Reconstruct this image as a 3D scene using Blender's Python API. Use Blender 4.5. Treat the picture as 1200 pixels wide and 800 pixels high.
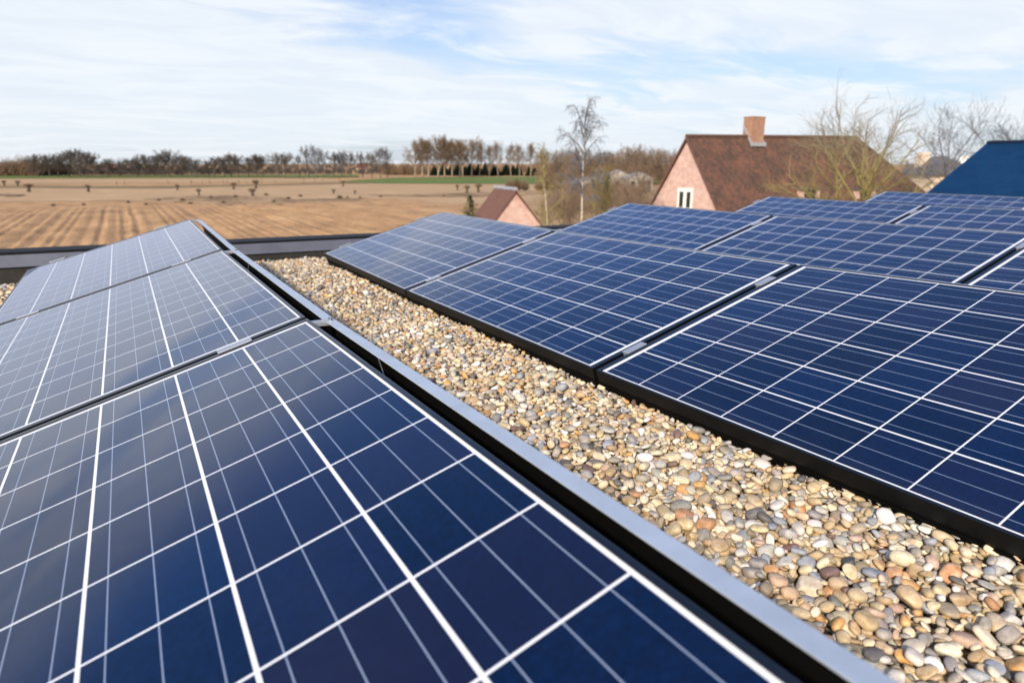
import bpy, bmesh, math, random
import numpy as np
from mathutils import Vector, Matrix, Euler

R = math.radians
scene = bpy.context.scene
for o in list(bpy.data.objects):
    bpy.data.objects.remove(o)
C = scene.collection

# ------------------------------------------------------------------ camera
EYE = np.array([0.57736, 0.0, 0.74131])
YAW, PITCH, FPX = 0.519677, -0.261248, 777.963          # focal length in pixels of a 1200 px wide picture
FWD = np.array([math.sin(YAW) * math.cos(PITCH), math.cos(YAW) * math.cos(PITCH), math.sin(PITCH)])
RGT = np.array([math.cos(YAW), -math.sin(YAW), 0.0])
UPV = np.cross(RGT, FWD)
cam_d = bpy.data.cameras.new('camera')
cam = bpy.data.objects.new('camera', cam_d)
C.objects.link(cam)
cam.matrix_world = Matrix(((RGT[0], UPV[0], -FWD[0], EYE[0]),
                           (RGT[1], UPV[1], -FWD[1], EYE[1]),
                           (RGT[2], UPV[2], -FWD[2], EYE[2]),
                           (0, 0, 0, 1)))
cam_d.sensor_width = 36
cam_d.sensor_fit = 'HORIZONTAL'
cam_d.lens = 36 * FPX / 1200
cam_d.clip_start = 0.02
cam_d.clip_end = 20000
cam_d.dof.use_dof = True
cam_d.dof.focus_distance = 1.55
cam_d.dof.aperture_fstop = 4.3
scene.camera = cam

# ------------------------------------------------------------------ sun and sky
SUN_EL = R(32)
SUN_AZ = math.atan2(-0.76, -0.65)                      # compass angle from +Y towards +X of the direction to the sun
to_sun = Vector((math.sin(SUN_AZ) * math.cos(SUN_EL), math.cos(SUN_AZ) * math.cos(SUN_EL), math.sin(SUN_EL)))
sun_d = bpy.data.lights.new('sun', 'SUN')
sun_d.energy = 3.8
sun_d.angle = R(3.5)                                   # sun behind a thin veil of cloud
sun_d.color = (1.0, 0.87, 0.70)
sun = bpy.data.objects.new('sun', sun_d)
sun.rotation_euler = to_sun.to_track_quat('Z', 'Y').to_euler()
C.objects.link(sun)

world = bpy.data.worlds.new('World')
scene.world = world
world.use_nodes = True
wt = world.node_tree
wt.nodes.clear()


class NT:
    """short hand for building node trees"""
    def __init__(s, tree):
        s.t = tree

    def n(s, kind, **kw):
        nd = s.t.nodes.new(kind)
        for k, v in kw.items():
            if k.startswith('i_'):
                key = k[2:]
                key = int(key) if key.isdigit() else key.replace('_', ' ')
                s.put(nd.inputs[key], v)
            else:
                setattr(nd, k, v)
        return nd

    def put(s, sock, v):
        if isinstance(v, bpy.types.NodeSocket):
            s.t.links.new(v, sock)
        elif isinstance(v, bpy.types.Node):
            s.t.links.new(v.outputs[0], sock)
        else:
            if sock.type == 'RGBA' and len(v) == 3:
                v = (*v, 1)
            sock.default_value = v

    def m(s, op, a, b=None, c=None, clamp=False):
        nd = s.t.nodes.new('ShaderNodeMath')
        nd.operation = op
        nd.use_clamp = clamp
        for i, v in enumerate((a, b, c)):
            if v is not None:
                s.put(nd.inputs[i], v)
        return nd.outputs[0]

    def mix(s, fac, a, b, mode='MIX'):
        nd = s.t.nodes.new('ShaderNodeMix')
        nd.data_type = 'RGBA'
        nd.blend_type = mode
        s.put(nd.inputs[0], fac)
        s.put(nd.inputs[6], a)
        s.put(nd.inputs[7], b)
        return nd.outputs[2]

    def noise(s, vec, scale, detail=3, rough=0.55, dist=0.0):
        nd = s.n('ShaderNodeTexNoise')
        s.put(nd.inputs['Vector'], vec)
        nd.inputs['Scale'].default_value = scale
        nd.inputs['Detail'].default_value = detail
        nd.inputs['Roughness'].default_value = rough
        nd.inputs['Distortion'].default_value = dist
        return nd.outputs['Fac']

    def ramp(s, fac, stops):
        nd = s.t.nodes.new('ShaderNodeValToRGB')
        el = nd.color_ramp.elements
        while len(el) < len(stops):
            el.new(0.5)
        for e, (p, c) in zip(el, stops):
            e.position = p
            e.color = (*c, 1) if len(c) == 3 else c
        s.put(nd.inputs[0], fac)
        return nd.outputs[0]

    def range(s, v, a, b, c=0.0, d=1.0, smooth=False):
        nd = s.t.nodes.new('ShaderNodeMapRange')
        if smooth:
            nd.interpolation_type = 'SMOOTHSTEP'
        for i, x in enumerate((v, a, b, c, d)):
            s.put(nd.inputs[i], x)
        return nd.outputs[0]

    def scaled(s, vec, sc, rot=(0, 0, 0)):
        nd = s.t.nodes.new('ShaderNodeMapping')
        s.put(nd.inputs[0], vec)
        nd.inputs['Scale'].default_value = sc
        nd.inputs['Rotation'].default_value = rot
        return nd.outputs[0]


w = NT(wt)
w_sky = w.n('ShaderNodeTexSky')
w_sky.sky_type = 'NISHITA'
w_sky.sun_disc = False
w_sky.sun_elevation = SUN_EL
w_sky.sun_rotation = SUN_AZ
w_sky.air_density = 1.0
w_sky.dust_density = 1.6
w_sky.ozone_density = 1.4
# thin high cloud: noise on the plane the view direction meets overhead
gc = w.n('ShaderNodeTexCoord').outputs['Generated']
sx = w.n('ShaderNodeSeparateXYZ', i_0=gc)
zc = w.m('ADD', w.m('MAXIMUM', sx.outputs[2], 0.0), 0.10)
pl = w.n('ShaderNodeCombineXYZ', i_0=w.m('DIVIDE', sx.outputs[0], zc), i_1=w.m('DIVIDE', sx.outputs[1], zc), i_2=0.0).outputs[0]
warp = w.n('ShaderNodeVectorMath', operation='ADD', i_0=pl,
           i_1=w.n('ShaderNodeVectorMath', operation='SCALE', i_0=w.n('ShaderNodeTexNoise', i_Vector=pl, i_Scale=0.9).outputs['Color'], i_Scale=0.7).outputs[0]).outputs[0]
veil = w.noise(w.scaled(warp, (0.30, 0.62, 1), (0, 0, R(28))), 0.9, 4, 0.5)
wisp = w.noise(w.scaled(warp, (0.8, 1.7, 1), (0, 0, R(36))), 1.5, 9, 0.62, 0.4)
puff = w.noise(w.scaled(warp, (1.5, 2.6, 1), (0, 0, R(30))), 2.6, 9, 0.66)
cov = w.m('ADD', w.m('MULTIPLY', w.range(veil, 0.34, 0.60, 0, 1, True), 0.75),
          w.m('MULTIPLY', w.range(wisp, 0.42, 0.72, 0, 1, True), 0.42))
cov = w.m('ADD', cov, w.m('MULTIPLY', w.range(puff, 0.48, 0.75, 0, 1, True), w.m('MULTIPLY', w.range(veil, 0.40, 0.6, 0, 1, True), 0.35)))
low = w.range(sx.outputs[2], 0.0, 0.30, 0.60, 0.18, True)
cov = w.m('ADD', cov, low, clamp=True)
over = w.range(sx.outputs[2], 0.24, 0.42, 1.0, 0.05, True)          # less cloud straight overhead
sdot = w.n('ShaderNodeVectorMath', operation='DOT_PRODUCT', i_0=gc, i_1=tuple(to_sun)).outputs['Value']
glow = w.m('POWER', w.m('MAXIMUM', sdot, 0.0), 3.0)               # thin cloud is brighter round the sun
veilf = w.m('MAXIMUM', w.m('MULTIPLY', cov, over), w.m('MULTIPLY', glow, 0.85))
cbase = w.mix(w.range(wisp, 0.38, 0.70, 0, 1, True), (6.15, 6.6, 7.15), (6.9, 7.2, 7.5))
ccol_ = w.mix(glow, cbase, (15.0, 14.2, 12.8))
skyc = w.mix(1.0, w_sky.outputs[0], w.mix(w.range(sx.outputs[2], 0.2, 0.45), (0.72, 0.92, 1.20), (0.47, 0.92, 1.50)), 'MULTIPLY')
skycol = w.mix(w.m('MULTIPLY', veilf, 0.93), skyc, ccol_)
bg = w.n('ShaderNodeBackground', i_Color=skycol, i_Strength=0.09)
wo = w.n('ShaderNodeOutputWorld', i_Surface=bg.outputs[0])

vs = scene.view_settings
vs.view_transform = 'Standard'
vs.look = 'None'
vs.exposure = 0.6
vs.gamma = 1.0
vs.use_curve_mapping = False
scene.render.engine = 'CYCLES'
scene.cycles.use_denoising = True
scene.cycles.max_bounces = 6
scene.cycles.diffuse_bounces = 3
scene.cycles.glossy_bounces = 3

# ------------------------------------------------------------------ helpers
def ray(px, py):
    return FWD + RGT * ((px - 600) / FPX) + UPV * ((400 - py) / FPX)


def at(px, py, depth):
    """point seen at picture position px,py at the given depth in front of the lens"""
    return Vector(EYE + ray(px, py) * depth)


FZ = -5.0                                                # level of the fields


def on_ground(px, py, z=FZ):
    d = ray(px, py)
    return Vector(EYE + d * ((z - EYE[2]) / d[2]))


def height_to(pt, px, py):
    """height above the field of something over pt whose top is seen at py"""
    d = ray(px, py)
    t = math.hypot(pt[0] - EYE[0], pt[1] - EYE[1]) / math.hypot(d[0], d[1])
    return EYE[2] + d[2] * t - FZ


LAT = Vector((RGT[0], RGT[1], 0)).normalized()
DEP = Vector((FWD[0], FWD[1], 0)).normalized()
UP = Vector((0, 0, 1))


class MB:
    """collects faces of one mesh"""
    def __init__(s):
        s.v, s.f, s.mi = [], [], []

    def add(s, verts, faces, mi=0):
        k = len(s.v)
        s.v += [tuple(p) for p in verts]
        s.f += [tuple(i + k for i in f) for f in faces]
        s.mi += [mi] * len(faces)

    def box(s, x0, x1, y0, y1, z0, z1, mi=0, M=None):
        vs_ = [(x, y, z) for z in (z0, z1) for y in (y0, y1) for x in (x0, x1)]
        if M is not None:
            vs_ = [M @ Vector(p) for p in vs_]
        s.add(vs_, [(0, 2, 3, 1), (4, 5, 7, 6), (0, 1, 5, 4), (1, 3, 7, 5), (3, 2, 6, 7), (2, 0, 4, 6)], mi)

    def prism(s, pts, vec, mi=0):
        """closed prism: polygon pts pushed along vec"""
        n = len(pts)
        a = [Vector(p) for p in pts]
        b = [p + Vector(vec) for p in a]
        s.add(a + b, [tuple(range(n))[::-1], tuple(range(n, 2 * n))] + [(i, (i + 1) % n, n + (i + 1) % n, n + i) for i in range(n)], mi)

    def slab(s, pts, t, mi=0):
        """polygon thickened downwards along its normal"""
        a = [Vector(p) for p in pts]
        nrm = (a[1] - a[0]).cross(a[2] - a[0]).normalized()
        s.prism(a, nrm * -t, mi)

    def tube(s, pts, rad, sides=6, mi=0, cap=True):
        pts = [Vector(p) for p in pts]
        k = len(s.v)
        n = len(pts)
        d0 = (pts[1] - pts[0]).normalized()
        ref = Vector((0.31, 0.87, 0.2)) if abs(d0.z) > 0.8 else Vector((0, 0, 1))
        for i, p in enumerate(pts):
            d = (pts[min(i + 1, n - 1)] - pts[max(i - 1, 0)]).normalized()
            a = d.cross(ref)
            a = a.normalized() if a.length > 1e-4 else Vector((1, 0, 0))
            b = d.cross(a)
            for j in range(sides):
                q = 2 * math.pi * j / sides
                s.v.append(tuple(p + (a * math.cos(q) + b * math.sin(q)) * rad[i]))
        for i in range(n - 1):
            for j in range(sides):
                j2 = (j + 1) % sides
                s.f.append((k + i * sides + j, k + i * sides + j2, k + (i + 1) * sides + j2, k + (i + 1) * sides + j))
                s.mi.append(mi)
        if cap:
            s.f.append(tuple(k + j for j in range(sides))[::-1])
            s.f.append(tuple(k + (n - 1) * sides + j for j in range(sides)))
            s.mi += [mi, mi]

    def mesh(s, name, mats, smooth=False):
        me = bpy.data.meshes.new(name)
        me.from_pydata(s.v, [], s.f)
        for m_ in (mats if isinstance(mats, (list, tuple)) else [mats]):
            me.materials.append(m_)
        if len(me.materials) > 1:
            me.polygons.foreach_set('material_index', s.mi)
        if smooth:
            me.polygons.foreach_set('use_smooth', [True] * len(me.polygons))
        me.update()
        return me

    def build(s, name, mats, parent=None, smooth=False, bevel=0):
        o = bpy.data.objects.new(name, s.mesh(name, mats, smooth))
        C.objects.link(o)
        if parent:
            o.parent = parent
        if bevel:
            b = o.modifiers.new('edge', 'BEVEL')
            b.width = bevel
            b.segments = 1
            b.limit_method = 'ANGLE'
        return o


def tag(o, label=None, cat=None, group=None, kind=None):
    for k, v in (('label', label), ('category', cat), ('group', group), ('kind', kind)):
        if v:
            o[k] = v
    return o


def empty(name, loc=(0, 0, 0), rz=0.0, mat=None):
    o = bpy.data.objects.new(name, None)
    o.empty_display_size = 0.2
    C.objects.link(o)
    if mat is not None:
        o.matrix_world = mat
    else:
        o.location = loc
        o.rotation_euler = (0, 0, rz)
    return o


def copy_tree(o, parent=None):
    c = o.copy()
    C.objects.link(c)
    if parent:
        c.parent = parent
    for ch in list(o.children):
        copy_tree(ch, c)
    return c


ORD = ['first', 'second', 'third', 'fourth', 'fifth', 'sixth', 'seventh', 'eighth', 'ninth', 'tenth', 'eleventh', 'twelfth',
       'thirteenth', 'fourteenth', 'fifteenth', 'sixteenth', 'seventeenth', 'eighteenth', 'nineteenth', 'twentieth']
ORD += ['twenty-' + x for x in ORD[:9]] + ['thirtieth'] + ['thirty-' + x for x in ORD[:9]]

# ------------------------------------------------------------------ materials
def mat(name):
    m_ = bpy.data.materials.new(name)
    m_.use_nodes = True
    m_.node_tree.nodes.clear()
    t = NT(m_.node_tree)
    p = t.n('ShaderNodeBsdfPrincipled')
    o = t.n('ShaderNodeOutputMaterial', i_Surface=p.outputs[0])
    return m_, t, p


def simple(name, col, rough=0.6, metal=0.0, var=0.0, vscale=5.0, bump=0.0, bscale=40.0, spec=0.5):
    m_, t, p = mat(name)
    co = t.n('ShaderNodeTexCoord').outputs['Object']
    if var:
        nz = t.noise(co, vscale, 5)
        lo = tuple(c * (1 - var) for c in col)
        hi = tuple(min(1, c * (1 + var)) for c in col)
        t.put(p.inputs['Base Color'], t.ramp(nz, [(0.3, lo), (0.7, hi)]))
    else:
        p.inputs['Base Color'].default_value = (*col, 1)
    p.inputs['Roughness'].default_value = rough
    p.inputs['Metallic'].default_value = metal
    p.inputs['Specular IOR Level'].default_value = spec
    if bump:
        b = t.n('ShaderNodeBump', i_Height=t.noise(co, bscale, 4), i_Strength=bump, i_Distance=0.01)
        t.put(p.inputs['Normal'], b)
    return m_


M = {}
M['frame'] = simple('black_anodised', (0.004, 0.005, 0.007), 0.30, 0.0, 0.2, 30, spec=0.95)
M['frame_side'] = simple('black_anodised_side', (0.003, 0.0032, 0.004), 0.5, spec=0.2)  # same anodising, darkened and dulled so the sides lose the gravel reflection
M['black_plastic'] = simple('black_plastic', (0.003, 0.003, 0.003), 0.6, 0.0, 0.0, 20, spec=0.12)
M['alu'] = simple('aluminium', (0.53, 0.585, 0.65), 0.42, 0.5, 0.10, 14, 0.08, 300)
M['clamp'] = simple('clamp_aluminium', (0.52, 0.54, 0.57), 0.45, 0.7, 0.06, 60)
M['steel'] = simple('bolt_steel', (0.55, 0.54, 0.52), 0.3, 1.0)
M['bitumen'] = simple('bitumen', (0.022, 0.019, 0.017), 0.85, 0, 0.4, 9, 0.5, 30)
M['zinc'] = simple('zinc_flashing', (0.135, 0.140, 0.165), 0.42, 0.35, 0.18, 4, 0.06, 20)
M['cap'] = simple('black_capping', (0.006, 0.006, 0.007), 0.6, 0, 0.2, 6, spec=0.2)
M['white_paint'] = simple('white_paint', (0.78, 0.77, 0.72), 0.5, 0, 0.05, 3)
M['glass'] = simple('window_glass', (0.02, 0.03, 0.03), 0.06, 0, 0, spec=0.8)
M['lead'] = simple('lead_flashing', (0.34, 0.34, 0.36), 0.55, 0.2, 0.2, 4)
M['grey_wall'] = simple('grey_render', (0.30, 0.28, 0.25), 0.8, 0, 0.3, 0.7)
M['grey_sheet'] = simple('weathered_sheet', (0.23, 0.22, 0.21), 0.7, 0, 0.35, 0.8)
M['cream_wall'] = simple('cream_wall', (0.62, 0.50, 0.38), 0.8, 0, 0.12, 0.8)
M['dark_roof'] = simple('dark_slates', (0.085, 0.080, 0.085), 0.5, 0, 0.35, 0.9)
M['red_roof'] = simple('far_red_tiles', (0.20, 0.085, 0.06), 0.8, 0, 0.3, 0.6)
M['dish'] = simple('white_enamel', (0.82, 0.82, 0.82), 0.4)
M['dark_opening'] = simple('dark_opening', (0.02, 0.018, 0.016), 0.8)
M['wood_post'] = simple('post_wood', (0.13, 0.10, 0.07), 0.9, 0, 0.3, 8)


def bark(name, lo, hi, scale=6.0):
    m_, t, p = mat(name)
    co = t.n('ShaderNodeTexCoord').outputs['Object']
    t.put(p.inputs['Base Color'], t.ramp(t.noise(t.scaled(co, (1, 1, 0.4)), scale, 4), [(0.3, lo), (0.7, hi)]))
    p.inputs['Roughness'].default_value = 0.9
    p.inputs['Specular IOR Level'].default_value = 0.2
    return m_


M['bark'] = bark('grey_brown_bark', (0.060, 0.050, 0.040), (0.15, 0.125, 0.10))
M['bark_pale'] = bark('pale_poplar_bark', (0.26, 0.21, 0.15), (0.42, 0.36, 0.28))
M['bark_moss'] = bark('mossy_bark', (0.12, 0.105, 0.035), (0.28, 0.24, 0.085))
M['twig_dark'] = bark('dark_twigs', (0.060, 0.050, 0.045), (0.11, 0.09, 0.075))
M['twig_brown'] = bark('brown_twigs', (0.13, 0.085, 0.055), (0.21, 0.14, 0.09), 2)
M['twig_red'] = bark('reddish_twigs', (0.125, 0.085, 0.058), (0.21, 0.15, 0.105), 2)
M['twig_yellow'] = bark('yellow_brown_twigs', (0.17, 0.14, 0.055), (0.27, 0.22, 0.10), 2)
M['twig_blue'] = bark('slate_twigs', (0.085, 0.090, 0.105), (0.15, 0.155, 0.175), 2)
M['hedge_dark'] = bark('grey_undergrowth', (0.050, 0.044, 0.040), (0.105, 0.088, 0.075), 0.15)
M['conifer'] = bark('dark_needles', (0.012, 0.022, 0.010), (0.035, 0.05, 0.022), 1.5)
M['spruce'] = bark('spruce_needles', (0.025, 0.045, 0.015), (0.075, 0.10, 0.035), 4)

# moss covers the lower branches only
m_, t, p = mat('mossy_to_grey_twigs')
co = t.n('ShaderNodeTexCoord').outputs['Object']
hgt_ = t.m('ADD', t.n('ShaderNodeSeparateXYZ', i_0=co).outputs[2], t.m('MULTIPLY', t.noise(co, 0.8, 3), 3.0))
t.put(p.inputs['Base Color'], t.mix(t.range(hgt_, 6.5, 10.0), t.mix(t.noise(co, 5, 3), (0.15, 0.12, 0.038), (0.29, 0.24, 0.09)), (0.18, 0.155, 0.12)))
p.inputs['Roughness'].default_value = 0.9
M['twig_moss'] = m_

# birch bark: white with dark bands
m_, t, p = mat('birch_bark')
co = t.n('ShaderNodeTexCoord').outputs['Object']
t.put(p.inputs['Base Color'], t.ramp(t.noise(t.scaled(co, (2, 2, 7)), 1.2, 5, 0.7), [(0.36, (0.10, 0.08, 0.06)), (0.45, (0.40, 0.34, 0.27)), (0.7, (0.60, 0.54, 0.45))]))
p.inputs['Roughness'].default_value = 0.8
M['birch'] = m_


# brick
def brick(name, c1, c2, mortar, sc=1.0):
    m_, t, p = mat(name)
    co = t.n('ShaderNodeTexCoord').outputs['UV']
    b = t.n('ShaderNodeTexBrick')
    t.put(b.inputs['Vector'], co)
    t.put(b.inputs['Color1'], c1)
    t.put(b.inputs['Color2'], c2)
    t.put(b.inputs['Mortar'], mortar)
    b.inputs['Scale'].default_value = 1.0 / sc
    b.inputs['Brick Width'].default_value = 0.22
    b.inputs['Row Height'].default_value = 0.07
    b.inputs['Mortar Size'].default_value = 0.010
    b.inputs['Mortar Smooth'].default_value = 0.3
    nz = t.noise(co, 2.2 / sc, 6, 0.7)
    nz2 = t.noise(co, 0.5 / sc, 4, 0.6)
    col = t.mix(t.range(nz, 0.35, 0.68, 0, 0.5), b.outputs['Color'], tuple(min(1, x * 1.35 + 0.05) for x in mortar))
    col = t.mix(t.range(nz2, 0.45, 0.75, 0, 0.35), col, tuple(x * 0.72 for x in c1))
    t.put(p.inputs['Base Color'], col)
    p.inputs['Roughness'].default_value = 0.85
    t.put(p.inputs['Normal'], t.n('ShaderNodeBump', i_Height=b.outputs['Fac'], i_Strength=0.4, i_Distance=-0.01))
    return m_


M['brick'] = brick('pink_brick', (0.40, 0.185, 0.145), (0.52, 0.30, 0.24), (0.50, 0.41, 0.36))
M['brick_red'] = brick('red_brick', (0.26, 0.095, 0.055), (0.36, 0.15, 0.08), (0.28, 0.20, 0.14))


# roof tiles: rows along UV v
def tiles(name, cols, row=0.30, wide=0.22, patch=0.45, rough=0.8):
    m_, t, p = mat(name)
    uv = t.n('ShaderNodeTexCoord').outputs['UV']
    b = t.n('ShaderNodeTexBrick')
    t.put(b.inputs['Vector'], uv)
    t.put(b.inputs['Color1'], (0, 0, 0))
    t.put(b.inputs['Color2'], (1, 1, 1))
    t.put(b.inputs['Mortar'], (0.5, 0.5, 0.5))
    b.inputs['Scale'].default_value = 1.0
    b.inputs['Brick Width'].default_value = wide
    b.inputs['Row Height'].default_value = row
    b.inputs['Mortar Size'].default_value = 0.012
    f = t.m('ADD', t.m('MULTIPLY', t.noise(uv, patch, 6, 0.68), 0.78), t.m('MULTIPLY', b.outputs['Color'], 0.24))
    t.put(p.inputs['Base Color'], t.ramp(f, [(0.38 + 0.42 * i / (len(cols) - 1), c) for i, c in enumerate(cols)]))
    p.inputs['Roughness'].default_value = rough
    p.inputs['Specular IOR Level'].default_value = 0.2
    wave = t.m('FRACT', t.m('DIVIDE', t.n('ShaderNodeSeparateXYZ', i_0=uv).outputs[1], row))
    t.put(p.inputs['Normal'], t.n('ShaderNodeBump', i_Height=t.m('SUBTRACT', wave, b.outputs['Fac']), i_Strength=0.6, i_Distance=0.02))
    return m_


M['tile_house'] = tiles('mottled_clay_tiles', [(0.068, 0.045, 0.034), (0.108, 0.060, 0.043), (0.165, 0.074, 0.050), (0.115, 0.080, 0.052)])
M['tile_shed'] = tiles('brown_clay_tiles', [(0.130, 0.066, 0.052), (0.155, 0.078, 0.060), (0.18, 0.095, 0.075)], 0.25, 0.2, 1.2)
M['tile_blue'] = tiles('dark_blue_slates', [(0.003, 0.024, 0.070), (0.004, 0.029, 0.082), (0.006, 0.034, 0.092)], 0.22, 0.3, 0.6, 0.42)

# solar laminate: 6 x 10 poly-silicon cells, ribbons and white back sheet
PL, PD = 1.652, 0.986
m_, t, p = mat('solar_laminate')
co = t.n('ShaderNodeTexCoord').outputs['Object']
xyz = t.n('ShaderNodeSeparateXYZ', i_0=co)
PV, PU = 0.1605, 0.1585
MV, MU = (PD - 6 * PV) / 2, (PL - 10 * PU) / 2
cv = t.m('DIVIDE', t.m('SUBTRACT', xyz.outputs[0], MV), PV)
cu = t.m('DIVIDE', t.m('SUBTRACT', xyz.outputs[1], MU), PU)
iv, iu = t.m('FLOOR', cv), t.m('FLOOR', cu)
fv, fu = t.m('FRACT', cv), t.m('FRACT', cu)
dv = t.m('MULTIPLY', t.m('MINIMUM', fv, t.m('SUBTRACT', 1.0, fv)), PV)     # distance to the gap between strings
du = t.m('MULTIPLY', t.m('MINIMUM', fu, t.m('SUBTRACT', 1.0, fu)), PU)
inside = t.m('MULTIPLY', t.m('MULTIPLY', t.m('GREATER_THAN', cv, 0.0), t.m('LESS_THAN', cv, 6.0)),
             t.m('MULTIPLY', t.m('GREATER_THAN', cu, 0.0), t.m('LESS_THAN', cu, 10.0)))
cell = t.m('MULTIPLY', t.m('MULTIPLY', t.m('GREATER_THAN', dv, 0.0025), t.m('GREATER_THAN', du, 0.0018)), inside)
fb = t.m('FRACT', t.m('MULTIPLY', fv, 3.0))
bus = t.m('LESS_THAN', t.m('ABSOLUTE', t.m('SUBTRACT', fb, 0.5)), 0.5 * 3 * 0.0016 / PV)
seed = t.n('ShaderNodeTexWhiteNoise', noise_dimensions='4D',
           i_Vector=t.n('ShaderNodeCombineXYZ', i_0=iv, i_1=iu, i_2=0.0).outputs[0],
           i_W=t.n('ShaderNodeObjectInfo').outputs['Random'])
vor = t.n('ShaderNodeTexVoronoi', i_Vector=co, i_Scale=170.0)
grain = t.n('ShaderNodeSeparateColor', i_0=vor.outputs['Color']).outputs[0]
lum = t.m('ADD', t.m('MULTIPLY', grain, 0.42), t.m('MULTIPLY', seed.outputs['Value'], 0.58))
ccol = t.ramp(lum, [(0.1, (0.0008, 0.0045, 0.019)), (0.5, (0.0010, 0.0072, 0.033)), (0.9, (0.0014, 0.0110, 0.050))])
tint = t.n('ShaderNodeSeparateColor', i_0=seed.outputs['Color']).outputs[1]
ccol = t.mix(t.range(tint, 0.50, 1.0, 0, 0.5), ccol, (0.011, 0.011, 0.036))
ccol = t.mix(bus, ccol, (0.20, 0.25, 0.36))
base = t.mix(cell, (0.70, 0.71, 0.74), ccol)
film = t.m('MULTIPLY', t.range(t.noise(co, 3.2, 7, 0.72), 0.42, 0.78, 0, 1, True), 0.007)        # dried rain marks
film = t.m('ADD', film, t.m('MULTIPLY', t.range(xyz.outputs[0], 0.0, 0.07, 1.0, 0.0, True), 0.010))
t.put(p.inputs['Base Color'], t.mix(film, base, (0.50, 0.47, 0.42)))
p.inputs['Roughness'].default_value = 0.5
p.inputs['Specular IOR Level'].default_value = 0.0
p.inputs['Coat Weight'].default_value = 1.0
p.inputs['Coat IOR'].default_value = 1.52
p.inputs['Sheen Weight'].default_value = 0.8                # pale blue grazing haze put into the sheen, on top of the coat reflection
p.inputs['Sheen Roughness'].default_value = 0.25
p.inputs['Sheen Tint'].default_value = (0.60, 0.68, 1.0, 1)
dirt = t.noise(co, 7.0, 5, 0.7)
t.put(p.inputs['Coat Roughness'], t.range(dirt, 0.3, 0.7, 0.025, 0.055))
M['laminate'] = m_

# pebbles: colour of each stone from its attribute, mottled
m_, t, p = mat('river_pebbles')
co = t.n('ShaderNodeTexCoord').outputs['Object']
a = t.n('ShaderNodeAttribute', attribute_name='stone_colour')
v1 = t.noise(co, 70, 5, 0.65)
v2 = t.noise(co, 380, 3, 0.6)
f = t.m('ADD', t.m('MULTIPLY', t.range(v1, 0.3, 0.7, -0.30, 0.26), 1.0), t.m('MULTIPLY', t.range(v2, 0.3, 0.7, -0.16, 0.16), 1.0))
hsv = t.n('ShaderNodeHueSaturation', i_Color=a.outputs['Color'], i_Value=t.m('ADD', 1.08, f), i_Saturation=t.range(v1, 0.3, 0.7, 1.08, 0.80))
t.put(p.inputs['Base Color'], hsv.outputs[0])
p.inputs['Roughness'].default_value = 0.55
p.inputs['Specular IOR Level'].default_value = 0.35
t.put(p.inputs['Normal'], t.n('ShaderNodeBump', i_Height=v2, i_Strength=0.25, i_Distance=0.002))
M['pebble'] = m_

# roof deck below the pebbles: fine gravel
m_, t, p = mat('gravel_bed')
co = t.n('ShaderNodeTexCoord').outputs['Object']
vo = t.n('ShaderNodeTexVoronoi', i_Vector=co, i_Scale=45.0)
g = t.n('ShaderNodeSeparateColor', i_0=vo.outputs['Color']).outputs[0]
t.put(p.inputs['Base Color'], t.mix(t.range(vo.outputs['Distance'], 0.3, 0.7, 0.0, 0.6),
      t.ramp(g, [(0.0, (0.16, 0.15, 0.14)), (0.4, (0.34, 0.25, 0.15)), (0.7, (0.42, 0.34, 0.24)), (1.0, (0.58, 0.53, 0.46))]), (0.07, 0.055, 0.04)))
p.inputs['Roughness'].default_value = 0.8
t.put(p.inputs['Normal'], t.n('ShaderNodeBump', i_Height=vo.outputs['Distance'], i_Strength=1.0, i_Distance=-0.02))
M['gravel_bed'] = m_


# soil, grass
def soil(name, stops, scale, fine, stretch=(1, 1, 1), bump=0.6, stripes=None):
    m_, t, p = mat(name)
    co = t.n('ShaderNodeTexCoord').outputs['Object']
    c2 = t.scaled(co, stretch)
    f = t.m('ADD', t.m('MULTIPLY', t.noise(c2, scale, 6, 0.6), 0.62), t.m('MULTIPLY', t.noise(c2, fine, 5, 0.65), 0.38))
    if stripes:
        sp = t.n('ShaderNodeSeparateXYZ', i_0=co)
        wob = t.m('MULTIPLY', t.noise(t.scaled(co, (0.05, 0.02, 1)), 1.0, 3), 6.0)
        wv = t.m('SINE', t.m('MULTIPLY', t.m('ADD', sp.outputs[0], wob), 2 * math.pi / stripes))
        f = t.m('ADD', f, t.m('MULTIPLY', wv, 0.030))
    t.put(p.inputs['Base Color'], t.ramp(f, stops))
    p.inputs['Roughness'].default_value = 0.95
    p.inputs['Specular IOR Level'].default_value = 0.1
    t.put(p.inputs['Normal'], t.n('ShaderNodeBump', i_Height=f, i_Strength=bump, i_Distance=0.3))
    return m_


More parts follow.
